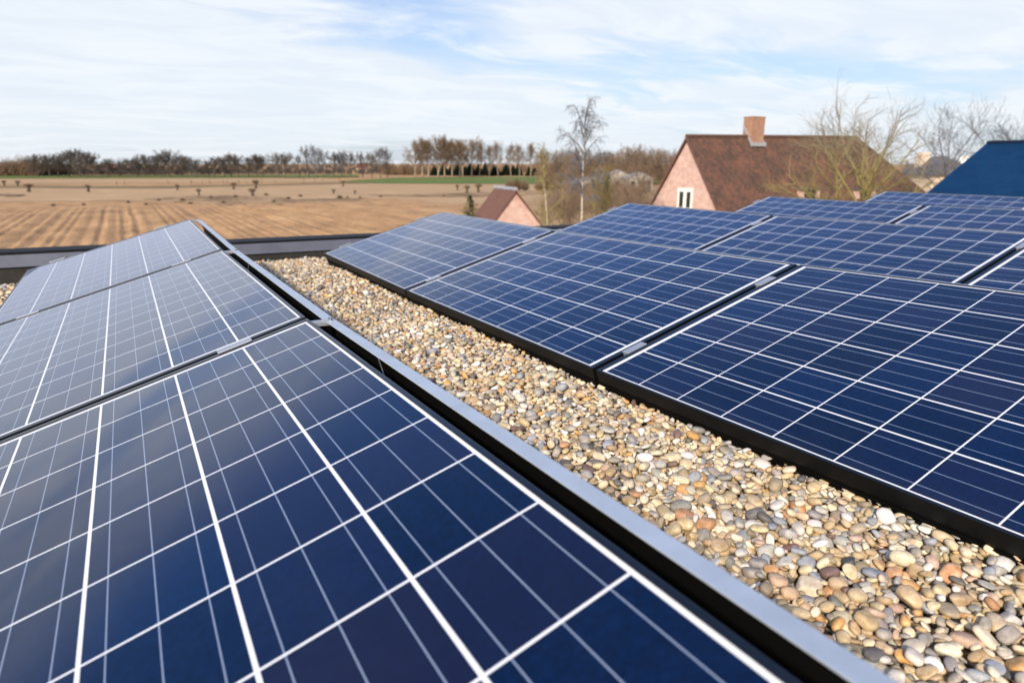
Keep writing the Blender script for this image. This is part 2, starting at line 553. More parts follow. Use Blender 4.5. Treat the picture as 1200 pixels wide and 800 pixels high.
M['field'] = soil('dry_field', [(0.28, (0.19, 0.118, 0.066)), (0.48, (0.385, 0.232, 0.120)), (0.70, (0.50, 0.325, 0.18))], 0.06, 0.9, (1, 0.5, 1))
M['plough'] = soil('ploughed_soil', [(0.30, (0.19, 0.118, 0.066)), (0.50, (0.385, 0.232, 0.120)), (0.68, (0.50, 0.325, 0.18))], 0.35, 4.0, (1, 0.5, 1), 0.8)
M['stubble'] = soil('pale_stubble', [(0.30, (0.34, 0.24, 0.15)), (0.55, (0.40, 0.27, 0.155)), (0.72, (0.54, 0.42, 0.29))], 0.12, 1.4, (1, 1, 1), 0.5)
M['dug'] = soil('dug_earth', [(0.36, (0.12, 0.082, 0.052)), (0.50, (0.27, 0.180, 0.105)), (0.60, (0.40, 0.27, 0.155))], 0.16, 0.8, (1, 0.35, 1), 1.0)
M['grass'] = soil('winter_grass', [(0.30, (0.075, 0.105, 0.028)), (0.55, (0.125, 0.165, 0.048)), (0.72, (0.20, 0.20, 0.085))], 0.15, 2.0, (1, 0.6, 1), 0.4)
M['dead_ground'] = soil('bracken_ground', [(0.30, (0.22, 0.145, 0.080)), (0.52, (0.36, 0.245, 0.140)), (0.72, (0.46, 0.33, 0.20))], 0.25, 2.0, (1, 1, 1), 0.8)
M['rough_grass'] = soil('dead_grass', [(0.30, (0.13, 0.095, 0.050)), (0.52, (0.21, 0.155, 0.085)), (0.72, (0.29, 0.22, 0.13))], 0.25, 3.0, (1, 1, 1), 0.7)

# ------------------------------------------------------------------ the flat roof and the fields
PTS_Y = [0.0, 0.43, 0.81, 1.6, 3.2, 4.6, 5.5, 6.2]
PTS_Z = [0.088, 0.083, 0.066, 0.041, 0.031, 0.030, -0.012, -0.012]


def roof_z(x, y):
    return np.interp(y, PTS_Y, PTS_Z) + 0.009 * (np.asarray(x) - 1.8)


def par_y(x):
    return 5.52 + 0.05 * x


RX0, RX1, RY0 = -3.0, 10.6, -3.0
rd = MB()
nx, ny = 40, 60
for j in range(ny + 1):
    for i in range(nx + 1):
        x = RX0 + (RX1 - RX0) * i / nx
        y = RY0 + (par_y(x) - RY0) * j / ny
        rd.v.append((x, y, float(roof_z(x, y)) - 0.032))
for j in range(ny):
    for i in range(nx):
        a0 = j * (nx + 1) + i
        rd.f.append((a0, a0 + 1, a0 + nx + 2, a0 + nx + 1))
        rd.mi.append(0)
tag(rd.build('roof_deck', M['gravel_bed'], smooth=True), kind='structure')

bld = empty('flat_roof_building', ((RX0 + RX1) / 2, (RY0 + 5.5) / 2, FZ))
tag(bld, 'flat-roofed building under the solar array, only its gravel roof edge showing', 'building')
inv = Matrix.Translation(-Vector(bld.location))
wl = MB()
ya, yb_ = par_y(RX0), par_y(RX1)
wl.prism([(RX0, RY0, FZ), (RX1, RY0, FZ), (RX1, yb_ + 0.28, FZ), (RX0, ya + 0.28, FZ)], (0, 0, 4.88))
o = wl.build('wall', M['brick_red'], bld)
o.matrix_parent_inverse = inv

# parapet along the far edge of the roof
par = empty('parapet', (0, 5.5, 0))
tag(par, 'low roof-edge parapet with grey flashing and black top along the far gravel', 'parapet')


def par_piece(name, dy0, dy1, zlo, zhi, m, lean=0.0):
    b = MB()
    N = 6
    for k in range(N):
        xa, xb = RX0 + (RX1 - RX0) * k / N, RX0 + (RX1 - RX0) * (k + 1) / N
        q = []
        for x in (xa, xb):
            zt = 0.150 - 0.0135 * x
            for dy, z in ((dy0, zlo), (dy1, zlo), (dy1, zhi), (dy0 + lean, zhi)):
                q.append((x, par_y(x) - 5.5 + dy, zt + z if z > -0.5 else -0.12))
        b.add(q, [(0, 1, 5, 4), (1, 2, 6, 5), (2, 3, 7, 6), (3, 0, 4, 7)] + ([(0, 3, 2, 1)] if k == 0 else []) + ([(4, 5, 6, 7)] if k == N - 1 else []))
    return b.build(name, m, par)


par_piece('upstand', 0.0, 0.27, -1, -0.080, M['bitumen'])
par_piece('flashing', -0.012, 0.27, -0.080, -0.004, M['zinc'], 0.05)
par_piece('capping', 0.045, 0.30, -0.004, 0.014, M['cap'])

# ground sheets
g = MB()
g.add([(-9000, -3000, FZ - 0.25), (9000, -3000, FZ - 0.25), (9000, 12000, FZ - 0.25), (-9000, 12000, FZ - 0.25)], [(0, 1, 2, 3)])
tag(g.build('field', M['field']), kind='structure')


def sheet(name, poly, z, m, jitter=0.0, seed=0, step=6):
    """flat piece of ground given by its outline in the picture, with an uneven edge"""
    rng = random.Random(seed)
    pts = []
    n = len(poly)
    for i in range(n):
        p0, p1 = on_ground(*poly[i]), on_ground(*poly[(i + 1) % n])
        for k in range(step):
            q = p0.lerp(p1, k / step)
            s = jitter * (q - Vector(EYE)).length
            pts.append((q.x + rng.uniform(-s, s), q.y + rng.uniform(-s, s), FZ + z))
    b = MB()
    b.add(pts, [tuple(range(len(pts)))])
    me = b.build(name, m)
    return tag(me, kind='structure')


sheet('ploughed_ground', [(-400, 236), (150, 234), (330, 240), (500, 236), (760, 240), (900, 250), (900, 420), (-400, 420)], -0.20, M['plough'], 0.004, 1)
sheet('stubble_field', [(-300, 219.5), (200, 220), (380, 214), (640, 214), (800, 222), (820, 238), (560, 238), (330, 240), (150, 234), (-300, 237)], -0.16, M['stubble'], 0.006, 2)
sheet('far_stubble', [(-300, 209.5), (380, 208.5), (400, 212.5), (-300, 217)], -0.16, M['stubble'], 0.003, 3)
sheet('grass_verge', [(-300, 217), (200, 217.2), (430, 213), (430, 214.6), (200, 219.8), (-300, 219.6)], -0.12, M['rough_grass'], 0.003, 4)
sheet('grass_strip', [(-300, 206.5), (420, 204.5), (420, 207.5), (-300, 209.8)], -0.12, M['grass'], 0.002, 5)
sheet('meadow', [(395, 212), (470, 208.0), (660, 206.5), (860, 208), (860, 214.5), (640, 215.5), (440, 214.5)], -0.10, M['grass'], 0.003, 6)
sheet('dug_soil', [(170, 232), (230, 229), (320, 228), (345, 233), (420, 231), (440, 236), (330, 240), (240, 238)], -0.10, M['dug'], 0.012, 7)
sheet('dug_soil', [(-40, 227), (20, 226), (40, 228), (10, 229.5)], -0.10, M['dug'], 0.012, 8)
sheet('dug_soil', [(430, 228), (560, 225), (640, 223), (650, 226), (560, 229.5), (470, 229.5)], -0.10, M['dug'], 0.01, 9)
sheet('garden_ground', [(600, 236), (660, 222), (790, 222), (1300, 226), (1500, 420), (620, 420)], -0.08, M['dead_ground'], 0.006, 10)

# furrows of the near field as real ridges
fr = random.Random(4)
X0, X1, Y0_, Y1_ = -90.0, 46.0, 22.0, 118.0
dx, dyy = 0.16, 0.8
NX, NY = int((X1 - X0) / dx), int((Y1_ - Y0_) / dyy)
xs = X0 + dx * np.arange(NX + 1)
ys = Y0_ + dyy * np.arange(NY + 1)
rs = np.random.default_rng(5)
XX, YY = np.meshgrid(xs, ys)
wob = 0.05 * np.sin(YY * 0.06 + 0.7) + 0.03 * np.sin(YY * 0.21 + XX * 0.05)
ph = (XX + wob + 0.22 * np.sin(XX * 1.31) + 0.17 * np.sin(XX * 0.53 + 1) + 0.1 * np.sin(XX * 2.9)) / 1.12
k1 = np.floor(ph)
amp = 0.030 + 0.045 * np.abs(np.sin(k1 * 12.9898) * 43758.5453 % 1)
wheel = np.where(np.mod(k1, 6) < 1, -0.10, 0.0)
tr_ = np.abs(ph - k1 - 0.5)                              # distance to the middle of the trench
ZZ = amp - 2.2 * amp * np.exp(-(tr_ / 0.17) ** 2) + 0.012 * np.sin(2 * math.pi * ph * 2 + 1) + 0.7 * wheel + rs.normal(0, 0.022, XX.shape)
edge = np.minimum.reduce([(XX - X0) / 6, (X1 - XX) / 25, (YY - Y0_) / 6, (Y1_ - YY) / 22]).clip(0, 1)
ZZ = FZ - 0.02 + ZZ * edge - 0.16 * (1 - edge)
me = bpy.data.meshes.new('ploughed_field')
vv = np.stack([XX.ravel(), YY.ravel(), ZZ.ravel()], 1)
ii = (np.arange(NY)[:, None] * (NX + 1) + np.arange(NX)[None, :]).ravel()
ff = np.stack([ii, ii + 1, ii + NX + 2, ii + NX + 1], 1)
me.from_pydata(vv.tolist(), [], ff.tolist())
me.polygons.foreach_set('use_smooth', [True] * len(me.polygons))
me.materials.append(M['plough'])
o = bpy.data.objects.new('ploughed_field', me)
C.objects.link(o)
tag(o, kind='structure')

# ------------------------------------------------------------------ solar array
GAP = 0.020
LP = PL + GAP
ROW_Y = [5.0468, 4.9637, 4.9775, 4.9603, 4.8645]
PITCH_X, OFF_X = 1.91626, -0.10432


def zprof(row, y):
    e = (0.09596, 0.03308) if row == 0 else (0.06847, 0.02318)
    return float(np.interp(y, [0, 1.67, 3.34, 9], [e[0], e[1], 0, 0]))


def low_pt(row, y):
    x = row * PITCH_X + (OFF_X if row else 0)
    Y = ROW_Y[row] - y
    return Vector((x, Y, 0.12 + zprof(row, y) + (0.007 if row else 0) + 0.00901 * x - 0.02188 * Y))


def high_pt(row, y):
    tl = 0.27493 if row == 0 else 0.26539
    q = low_pt(row, y)
    dx_ = PD * math.cos(tl)
    return q + Vector((dx_, 0, PD * math.sin(tl) + 0.00901 * dx_))


def panel_matrix(row, i):
    near, far = i * LP + PL, i * LP
    a, b, c = low_pt(row, near), low_pt(row, far), high_pt(row, near)
    ey = (b - a).normalized()
    ex = (c - a)
    ex = (ex - ey * ex.dot(ey)).normalized()
    ez = ex.cross(ey)
    return Matrix(((ex.x, ey.x, ez.x, a.x), (ex.y, ey.y, ez.y, a.y), (ex.z, ey.z, ez.z, a.z), (0, 0, 0, 1)))


LIP = 0.0085
fm = MB()
fm.box(0, LIP, 0, PL, -0.040, 0)
fm.box(PD - LIP, PD, 0, PL, -0.040, 0)
LE = 0.020
fm.box(LIP, PD - LIP, 0, LE, -0.040, -0.0002)
fm.box(LIP, PD - LIP, PL - LE, PL, -0.040, -0.0002)
lm_ = MB()
lm_.box(LIP - 0.001, PD - LIP + 0.001, LIP - 0.001, PL - LIP + 0.001, -0.008, -0.0022)
fr_ = MB()                                              # black ballast rail under the front edge, with grooves
fr_.box(0.004, 0.05, 0.004, PL - 0.004, -0.13, -0.0405)
for z in (-0.050, -0.060, -0.072):
    fr_.box(0.000, 0.0045, 0.004, PL - 0.004, z - 0.003, z)
bo = MB()
bo.tube([(-0.001, 0.42, -0.056), (-0.005, 0.42, -0.056)], [0.0035, 0.0035], 8)
bo2 = MB()
bo2.tube([(-0.001, 1.22, -0.056), (-0.005, 1.22, -0.056)], [0.0035, 0.0035], 8)
cl = MB()                                               # mid clamp bridging the gap to the next panel
cl.box(-0.042, 0.042, -GAP - 0.005, 0.005, 0.0005, 0.0035)
cl.box(-0.042, 0.042, -GAP + 0.002, -0.002, -0.030, 0.0005)
ec = MB()                                               # end clamp at the far end of a row
ec.box(-0.045, 0.045, -0.008, 0.016, 0.0005, 0.0042)
ec.box(-0.045, 0.045, 0.002, 0.016, -0.045, 0.0005)
mesh_frame = fm.mesh('frame', [M['frame'], M['frame_side']])
mesh_frame.polygons.foreach_set('material_index', [0 if f_.normal.z > 0.5 else 1 for f_ in mesh_frame.polygons])
mesh_lam = lm_.mesh('laminate', M['laminate'])
mesh_rail = fr_.mesh('front_rail', M['black_plastic'])
mesh_bolt = [bo.mesh('bolt', M['steel']), bo2.mesh('bolt', M['steel'])]
mesh_clamp = cl.mesh('clamp', M['clamp'])
mesh_end = ec.mesh('end_clamp', M['clamp'])
scr = MB()
scr.tube([(0, 0, 0.004), (0, 0, 0.0075)], [0.0055, 0.0055], 10)
mesh_screw = scr.mesh('clamp_screw', M['steel'])


def child(name, me, parent, loc=(0, 0, 0), bevel=0):
    o = bpy.data.objects.new(name, me)
    C.objects.link(o)
    o.parent = parent
    o.location = loc
    if bevel:
        b = o.modifiers.new('edge', 'BEVEL')
        b.width = bevel
        b.segments = 2
        b.limit_method = 'ANGLE'
    return o


ROWN = ['left row', 'second row, across the gravel from the left row', 'third row', 'fourth row', 'fifth and farthest row']
PLAB = {
    (0, 0): 'pale reflecting solar panel at the far end of the left row by the parapet',
    (0, 1): 'middle solar panel of the left row, grey with sky reflection',
    (0, 2): 'nearest dark blue solar panel filling the lower left foreground',
    (1, 0): 'solar panel at the far left end of the row across the gravel strip',
    (1, 1): 'middle solar panel of the row along the gravel strip, between two black gaps',
    (1, 2): 'large near solar panel right of the gravel strip, cut by the right edge',
    (2, 0): 'far end solar panel of the second row behind the gravel strip, below the brick gable',
    (2, 1): 'middle solar panel of the second row behind the gravel strip',
    (2, 2): 'cut-off solar panel of the second row behind the gravel strip at right edge',
    (3, 0): 'far end solar panel of the row just below the bare tree and brown roof',
    (3, 1): 'second solar panel of the row below the dark blue roof, cut by right edge',
    (4, 0): 'farthest solar panel, a thin sliver right under the dark blue roof',
}
panels = {}
for (r, i), lab in PLAB.items():
    e = empty('solar_panel', mat=panel_matrix(r, i))
    tag(e, lab, 'solar panel', 'solar panels in tilted rows on the flat roof')
    child('frame', mesh_frame, e, bevel=0.0012)
    child('laminate', mesh_lam, e)
    child('front_rail', mesh_rail, e)
    if r < 2:
        for b in mesh_bolt:
            child('bolt', b, e)
    if i == 0:
        for x in (0.17, 0.80):
            child('end_clamp', mesh_end, e, (x, PL, 0), 0.001)
    if (r, i + 1) in PLAB or (r, i) in ((0, 2),):
        for x in (0.17, 0.80):
            c = child('clamp', mesh_clamp, e, (x, 0, 0), 0.0008)
    panels[(r, i)] = e
    bpy.context.view_layer.update()

# wind deflectors behind the high edges
DLAB = {
    (0, 0): 'farthest silver-topped wind deflector behind the left row of panels',
    (0, 1): 'middle silver-topped wind deflector behind the left row of panels',
    (0, 2): 'nearest silver-topped wind deflector running into the lower right foreground',
    (1, 0): 'far end wind deflector behind the row right of the gravel strip',
    (1, 1): 'middle wind deflector behind the row right of the gravel strip',
    (1, 2): 'near wind deflector behind the large right-hand panel',
    (2, 0): 'far end wind deflector behind the second row from the gravel strip',
    (2, 1): 'middle wind deflector behind the second row from the gravel strip',
    (3, 0): 'far end wind deflector behind the row below the bare tree',
    (3, 1): 'second wind deflector behind the row below the dark blue roof',
}
fl = MB()
fl.box(0.039, 0.067, 0.001, LP - 0.001, -0.0022, 0)
fl.box(0.0640, 0.066, 0.001, LP - 0.001, -0.008, -0.0023)
sh = MB()
sh.add([(0.0635, 0.001, -0.004), (0.0635, LP - 0.001, -0.004), (0.150, LP - 0.001, -0.40), (0.150, 0.001, -0.40),
        (0.0610, 0.001, -0.004), (0.0610, LP - 0.001, -0.004), (0.147, LP - 0.001, -0.40), (0.147, 0.001, -0.40)],
       [(0, 1, 2, 3), (7, 6, 5, 4), (0, 4, 5, 1), (2, 6, 7, 3), (1, 5, 6, 2), (0, 3, 7, 4)])
br = MB()
br.box(0.004, 0.060, LP - 0.026, LP - 0.017, -0.010, 0.0015)
br.box(0.004, 0.060, LP - 0.005, LP + 0.004, -0.010, 0.0015)
br.box(0.036, 0.060, LP - 0.017, LP - 0.005, -0.004, 0.0010)
bt = MB()
bt.tube([(0.050, LP - 0.020, 0.001), (0.050, LP - 0.020, 0.008)], [0.005, 0.005], 6)
bt2 = MB()
bt2.tube([(0.056, LP + 0.000, 0.001), (0.056, LP + 0.000, 0.007)], [0.005, 0.005], 6)
rod = MB()
rod.tube([(0.006, LP - 0.62, -0.050), (0.058, LP - 0.36, -0.006)], [0.0016, 0.0016], 5)
mesh_fl = fl.mesh('flange', M['alu'])
mesh_sh = sh.mesh('sheet', M['black_plastic'])
mesh_br = br.mesh('bracket', M['clamp'])
mesh_bt = bt.mesh('bolt', M['steel'])
mesh_bt2 = bt2.mesh('bolt', M['steel'])
mesh_rod = rod.mesh('brace', M['zinc'])
for (r, i), lab in DLAB.items():
    near, far = i * LP + LP, i * LP
    a, b = high_pt(r, near), high_pt(r, far)
    ey = (b - a).normalized()
    ex = ey.cross(UP).normalized()
    ez = ex.cross(ey)
    a = a - ez * 0.010
    e = empty('wind_deflector', mat=Matrix(((ex.x, ey.x, ez.x, a.x), (ex.y, ey.y, ez.y, a.y), (ex.z, ey.z, ez.z, a.z), (0, 0, 0, 1))))
    tag(e, lab, 'wind deflector', 'aluminium wind deflectors behind the panel rows')
    child('flange', mesh_fl, e, bevel=0.0008)
    child('sheet', mesh_sh, e)
    bk = child('bracket', mesh_br, e, bevel=0.0008)
    if r == 0:
        child('bolt', mesh_bt, bk)
        child('bolt', mesh_bt2, bk)
        child('brace', mesh_rod, e)

# ------------------------------------------------------------------ pebbles
def ico(sub):
    bm = bmesh.new()
    bmesh.ops.create_icosphere(bm, subdivisions=sub, radius=1.0)
    v = np.array([q.co[:] for q in bm.verts])
    f = np.array([[q.index for q in fc.verts] for fc in bm.faces])
    bm.free()
    return v, f


rng = np.random.default_rng(11)


def stone_shapes(sub, n):
    v, f = ico(sub)
    out = []
    for k in range(n):
        pw = rng.uniform(0.62, 0.98)
        q = np.sign(v) * np.abs(v) ** pw
        q /= np.linalg.norm(q, axis=1).max()
        q *= 1 / np.abs(q).max(0)
        d = np.ones(len(q))
        for _ in range(5):
            ax = rng.normal(size=3)
            ax /= np.linalg.norm(ax)
            d += rng.uniform(-0.10, 0.08) * np.maximum(0, v @ ax) ** rng.choice([1, 2, 3])
        q *= d[:, None]
        if k % 5 < 2:                                   # some stones are broken along flat faces
            for _ in range(rng.integers(1, 4)):
                ax = rng.normal(size=3)
                ax /= np.linalg.norm(ax)
                lim = rng.uniform(0.45, 0.75)
                h_ = np.maximum(0, q @ ax - lim)
                q -= 0.9 * h_[:, None] * ax
        q[:, 0] += 0.12 * rng.uniform(-1, 1) * q[:, 1] ** 2
        out.append(q)
    return out, f


FINE, FF = stone_shapes(3, 26)
MEDI, FM = stone_shapes(2, 26)
COAR, FC = stone_shapes(1, 26)
PAL = np.array([(.42, .30, .165), (.49, .375, .225), (.55, .45, .31), (.38, .26, .14), (.31, .27, .225), (.225, .21, .195), (.35, .33, .295),
                (.56, .50, .42), (.62, .58, .53), (.48, .265, .085), (.41, .215, .10), (.12, .108, .10), (.05, .05, .055), (.15, .09, .075),
                (.45, .31, .22), (.255, .265, .285), (.29, .23, .15)])
PW = np.array([13, 15, 13, 9, 9, 6, 7, 7, 3.5, 3.6, 2.2, 2.4, 0.6, 1.2, 3.5, 4, 7.])
PW /= PW.sum()


def lay_pebbles(x0, x1, y0, y1, count, big=1.0):
    CELL = 0.004
    W_, H_ = int((x1 - x0) / CELL) + 1, int((y1 - y0) / CELL) + 1
    gx = x0 + CELL * np.arange(W_)
    gy = y0 + CELL * np.arange(H_)
    HM = np.stack([roof_z(gx, yy) for yy in gy], 0) - 0.030
    res = []
    sizes = np.clip(0.0100 * np.exp(rng.normal(0, 0.38, count)), 0.0045, 0.0235) * big
    # big stones somewhat earlier so that small ones fill the gaps, still mixed
    order = np.argsort(-sizes + rng.normal(0, 0.011, count))
    sizes = sizes[order]
    for a_ in sizes:
        b_ = a_ * rng.uniform(0.52, 0.92)
        c_ = a_ * rng.uniform(0.30, 0.60)
        yaw = rng.uniform(0, math.pi)
        m = int(a_ / CELL) + 1
        gi = np.arange(-m, m + 1) * CELL
        U, V = np.meshgrid(gi, gi)
        cu_, su_ = math.cos(yaw), math.sin(yaw)
        r2 = ((U * cu_ + V * su_) / a_) ** 2 + ((-U * su_ + V * cu_) / b_) ** 2
        msk = r2 < 1
        hh = np.where(msk, c_ * np.sqrt(np.maximum(0, 1 - r2)), 0)
        best = None
        for _ in range(7):
            i, j = rng.integers(m, H_ - m), rng.integers(m, W_ - m)
            win = HM[i - m:i + m + 1, j - m:j + m + 1]
            z = np.where(msk, win + hh, -9).max()
            sc_ = z - roof_z(gx[j], gy[i])
            if best is None or sc_ < best[0]:
                best = (sc_, z, i, j)
        sc_, z, i, j = best
        win = HM[i - m:i + m + 1, j - m:j + m + 1]
        sl = np.where(msk, win, np.nan)
        gxx = np.nanmean(sl[:, m + 1:]) - np.nanmean(sl[:, :m])
        gyy = np.nanmean(sl[m + 1:, :]) - np.nanmean(sl[:m, :])
        z -= c_ * 0.12
        np.maximum(win, np.where(msk, z + hh * 0.92, -9), out=win)
        res.append((gx[j], gy[i], z, a_, b_, c_, yaw, np.clip(gxx / (a_ * 1.1), -.7, .7), np.clip(gyy / (a_ * 1.1), -.7, .7)))
    return res


def pebble_object(name, stones):
    V, F, COL = [], [], []
    k = 0
    for (x, y, z, a_, b_, c_, yaw, tx, ty) in stones:
        d = math.hypot(x - EYE[0], y - EYE[1])
        bank, fc = (FINE, FF) if (d < 1.25 and a_ > 0.012) else (MEDI, FM) if d < 3.0 else (COAR, FC)
        q = bank[rng.integers(0, 26)] * np.array([a_, b_, c_])
        n = np.array([-tx * 0.8 + rng.normal(0, .12), -ty * 0.8 + rng.normal(0, .12), 1.0])
        n /= np.linalg.norm(n)
        ex_ = np.array([math.cos(yaw), math.sin(yaw), 0])
        ex_ = ex_ - n * (ex_ @ n)
        ex_ /= np.linalg.norm(ex_)
        ey_ = np.cross(n, ex_)
        V.append(q @ np.stack([ex_, ey_, n]) + np.array([x, y, z]))
        F.append(fc + k)
        k += len(q)
        c = PAL[rng.choice(len(PAL), p=PW)] * rng.uniform(0.85, 1.18) * np.array([1, rng.uniform(.97, 1.03), rng.uniform(.92, 1.08)])
        COL.append(np.tile(np.append(c, 1.0), (len(q), 1)))
    V, F, COL = np.concatenate(V), np.concatenate(F), np.concatenate(COL)
    me = bpy.data.meshes.new(name)
    me.vertices.add(len(V))
    me.vertices.foreach_set('co', V.ravel().astype(np.float32))
    me.loops.add(F.size)
    me.loops.foreach_set('vertex_index', F.ravel().astype(np.int32))
    me.polygons.add(len(F))
    me.polygons.foreach_set('loop_start', np.arange(0, F.size, 3, dtype=np.int32))
    me.polygons.foreach_set('loop_total', np.full(len(F), 3, np.int32))
    me.update(calc_edges=True)
    me.polygons.foreach_set('use_smooth', np.ones(len(F), bool))
    at_ = me.attributes.new('stone_colour', 'FLOAT_COLOR', 'POINT')
    at_.data.foreach_set('color', COL.ravel().astype(np.float32))
    me.materials.append(M['pebble'])
    o = bpy.data.objects.new(name, me)
    C.objects.link(o)
    return tag(o, 'tan, grey and cream rounded river pebbles covering the roof between panel rows', 'gravel', kind='stuff')


st = lay_pebbles(1.02, 1.90, 0.12, 5.62, 31500)
st += lay_pebbles(-0.55, 0.06, 2.6, 5.50, 5600, 1.1)
st += lay_pebbles(1.90, 3.0, 5.03, 5.64, 2200, 1.1)
pebble_object('gravel', st)

# ------------------------------------------------------------------ buildings
def set_uv(o, scale=1.0):
    """planar UV in metres on every face, v going up the face"""
    me = o.data
    uv = me.uv_layers.new(name='UVMap')
    for pl_ in me.polygons:
        n = pl_.normal
        u_ = Vector((-n.y, n.x, 0))
        u_ = u_.normalized() if u_.length > 1e-3 else Vector((1, 0, 0))
        v_ = n.cross(u_)
        for li in pl_.loop_indices:
            co_ = me.vertices[me.loops[li].vertex_index].co
            uv.data[li].uv = (co_.dot(u_) * scale, co_.dot(v_) * scale)


set_uv(bpy.data.objects['wall'])


def local_frame(origin, xdir):
    x = Vector(xdir).normalized()
    y = UP.cross(x)
    return Matrix(((x.x, y.x, 0, origin[0]), (x.y, y.y, 0, origin[1]), (0, 0, 1, origin[2]), (0, 0, 0, 1)))


def hit_plane(px, py, p0, n):
    d = Vector(ray(px, py))
    e = Vector(EYE)
    return e + d * ((p0 - e).dot(n) / d.dot(n))


# --- brick house with steep tiled roof
A = at(806, 159.5, 55)
B = at(1003, 161.0, 66)
rd_ = (B - A)
rd_.z = 0
LEN = rd_.length
MH = local_frame((A.x, A.y, FZ), rd_)                    # x along the ridge, y to the back, gable at x = 0
MI = MH.inverted()
hz = A.z - FZ                                            # ridge height over field at the gable
hz2 = B.z - FZ
PT = math.tan(R(55))
HW = 4.9
ez_ = hz - HW * PT
house = empty('brick_house', mat=MH)
tag(house, 'pink brick house with steep mottled brown tiled roof and a chimney', 'house')
wb = MB()
wb.prism([(0, -HW + .25, 0), (0, HW - .25, 0), (0, HW - .25, ez_), (0, 0, hz - 0.42), (0, -HW + .25, ez_)], (0.3, 0, 0))
wb.box(0.3, LEN + 5, -HW + 0.25, HW - 0.25, 0, ez_ + 0.1)
o = wb.build('wall', M['brick'], house)
set_uv(o)
rb = MB()
ov = 0.18
HIP = 10.0
for s in (-1, 1):
    q = [(-ov, s * (HW + .2), ez_ - .2 * PT), (LEN + HIP, s * (HW + .2), ez_ - .2 * PT), (LEN, 0, hz2), (-ov, 0, hz)]
    rb.slab(q if s < 0 else q[::-1], 0.16)
rb.slab([(LEN + HIP, -HW - .2, ez_ - .2 * PT), (LEN + HIP, HW + .2, ez_ - .2 * PT), (LEN, 0, hz2)], 0.16)
# lower cross wing rising behind the hip
xw = LEN + 2.6
rb.slab([(xw, -2.2, hz2 - 4.3), (xw + 3.6, -2.2, hz2 - 4.6), (xw + 1.5, 0.9, hz2 - 1.0), (xw - 2.0, 0.9, hz2 - 0.8)], 0.14)
o = rb.build('roof', M['tile_house'], house)
set_uv(o)
rg = MB()
rg.tube([(-ov, 0, hz + .02), (LEN, 0, hz2 + .02)], [0.13, 0.13], 8)
rg.tube([(LEN, 0, hz2 + .02), (LEN + HIP, -HW - .2, ez_ - .2 * PT + .02)], [0.11, 0.11], 6)
rg.build('ridge_tiles', M['tile_house'], o)
vb = MB()                                                # verge boards on the gable
for s in (-1, 1):
    vb.prism([(-ov - .02, 0, hz - .02), (-ov - .02, s * (HW + .2), ez_ - .2 * PT - .02), (-ov - .02, s * (HW + .2), ez_ - .2 * PT - .24), (-ov - .02, 0, hz - .26)][::s], (0.05, 0, 0))
vb.build('verge_board', M['tile_shed'], house)
# chimney on the front slope close to the ridge
cp = hit_plane(887, 170, MH @ Vector((0, 0, hz)), (MH.to_3x3() @ Vector((0, -math.sin(R(55)), math.cos(R(55))))).normalized())
cl_ = MI @ cp
dC = (cp - Vector(EYE)).dot(Vector(FWD))
cw = 20.5 * dC / FPX / 2 / 0.98
ctop = (MI @ at(887, 138.5, dC)).z
cb = MB()
y0c = cl_.y
cb.box(cl_.x - cw, cl_.x + cw, y0c, y0c + 1.0, hz - 3.2, ctop)
cb.box(cl_.x - cw - .03, cl_.x + cw + .03, y0c - .03, y0c + 1.03, ctop + 0.001, ctop + 0.10)
ch = cb.build('chimney', M['brick_red'], o)
set_uv(ch)
fb_ = MB()                                               # lead flashing: apron and stepped side
zf = hz - abs(y0c) * PT
fb_.box(cl_.x - cw - .10, cl_.x + cw + .10, y0c - .28, y0c - .002, zf - 0.12, zf + 0.22)
for s in (-1, 1):
    xa = cl_.x + s * (cw + .004)
    fb_.prism([(xa, y0c - .2, zf - .2), (xa, y0c + .9, zf - .2 + 1.1 * PT), (xa, y0c + .9, zf + .12 + 1.1 * PT), (xa, y0c - .2, zf + .14)][::s], (0.05 * s, 0, 0))
fb_.build('flashing', M['lead'], ch)
# gable window
n_g = (MH.to_3x3() @ Vector((-1, 0, 0)))
p0 = MH @ Vector((0, 0, 0))
wa, wb2 = MI @ hit_plane(794.5, 222, p0, n_g), MI @ hit_plane(812.5, 222, p0, n_g)
ya_, yb2 = sorted((wa.y, wb2.y))
zt = (MI @ hit_plane(803, 221.5, p0, n_g)).z
zb = zt - 2.6
fw = 0.13 * (yb2 - ya_)
wf = MB()
ym = (ya_ + yb2) / 2
mh = fw * .75
for (a0, a1) in ((ya_, ya_ + fw), (ym - mh, ym + mh), (yb2 - fw, yb2)):
    wf.box(-0.035, -0.002, a0, a1, zb, zt - fw)
wf.box(-0.035, -0.002, ya_, yb2, zt - fw, zt)
for (a0, a1) in ((ya_ + fw, ym - mh), (ym + mh, yb2 - fw)):
    wf.box(-0.030, -0.002, a0, a1, zb + 0.95, zb + 1.07)
wf.box(-0.06, -0.002, ya_ - .06, yb2 + .06, zt, zt + 0.09)
win = wf.build('window', M['white_paint'], house)
for (a0, a1) in ((ya_ + fw, ym - mh), (ym + mh, yb2 - fw)):
    gl = MB()
    gl.box(-0.015, -0.003, a0, a1, zb, zt - fw)
    gl.build('pane', M['glass'], win)
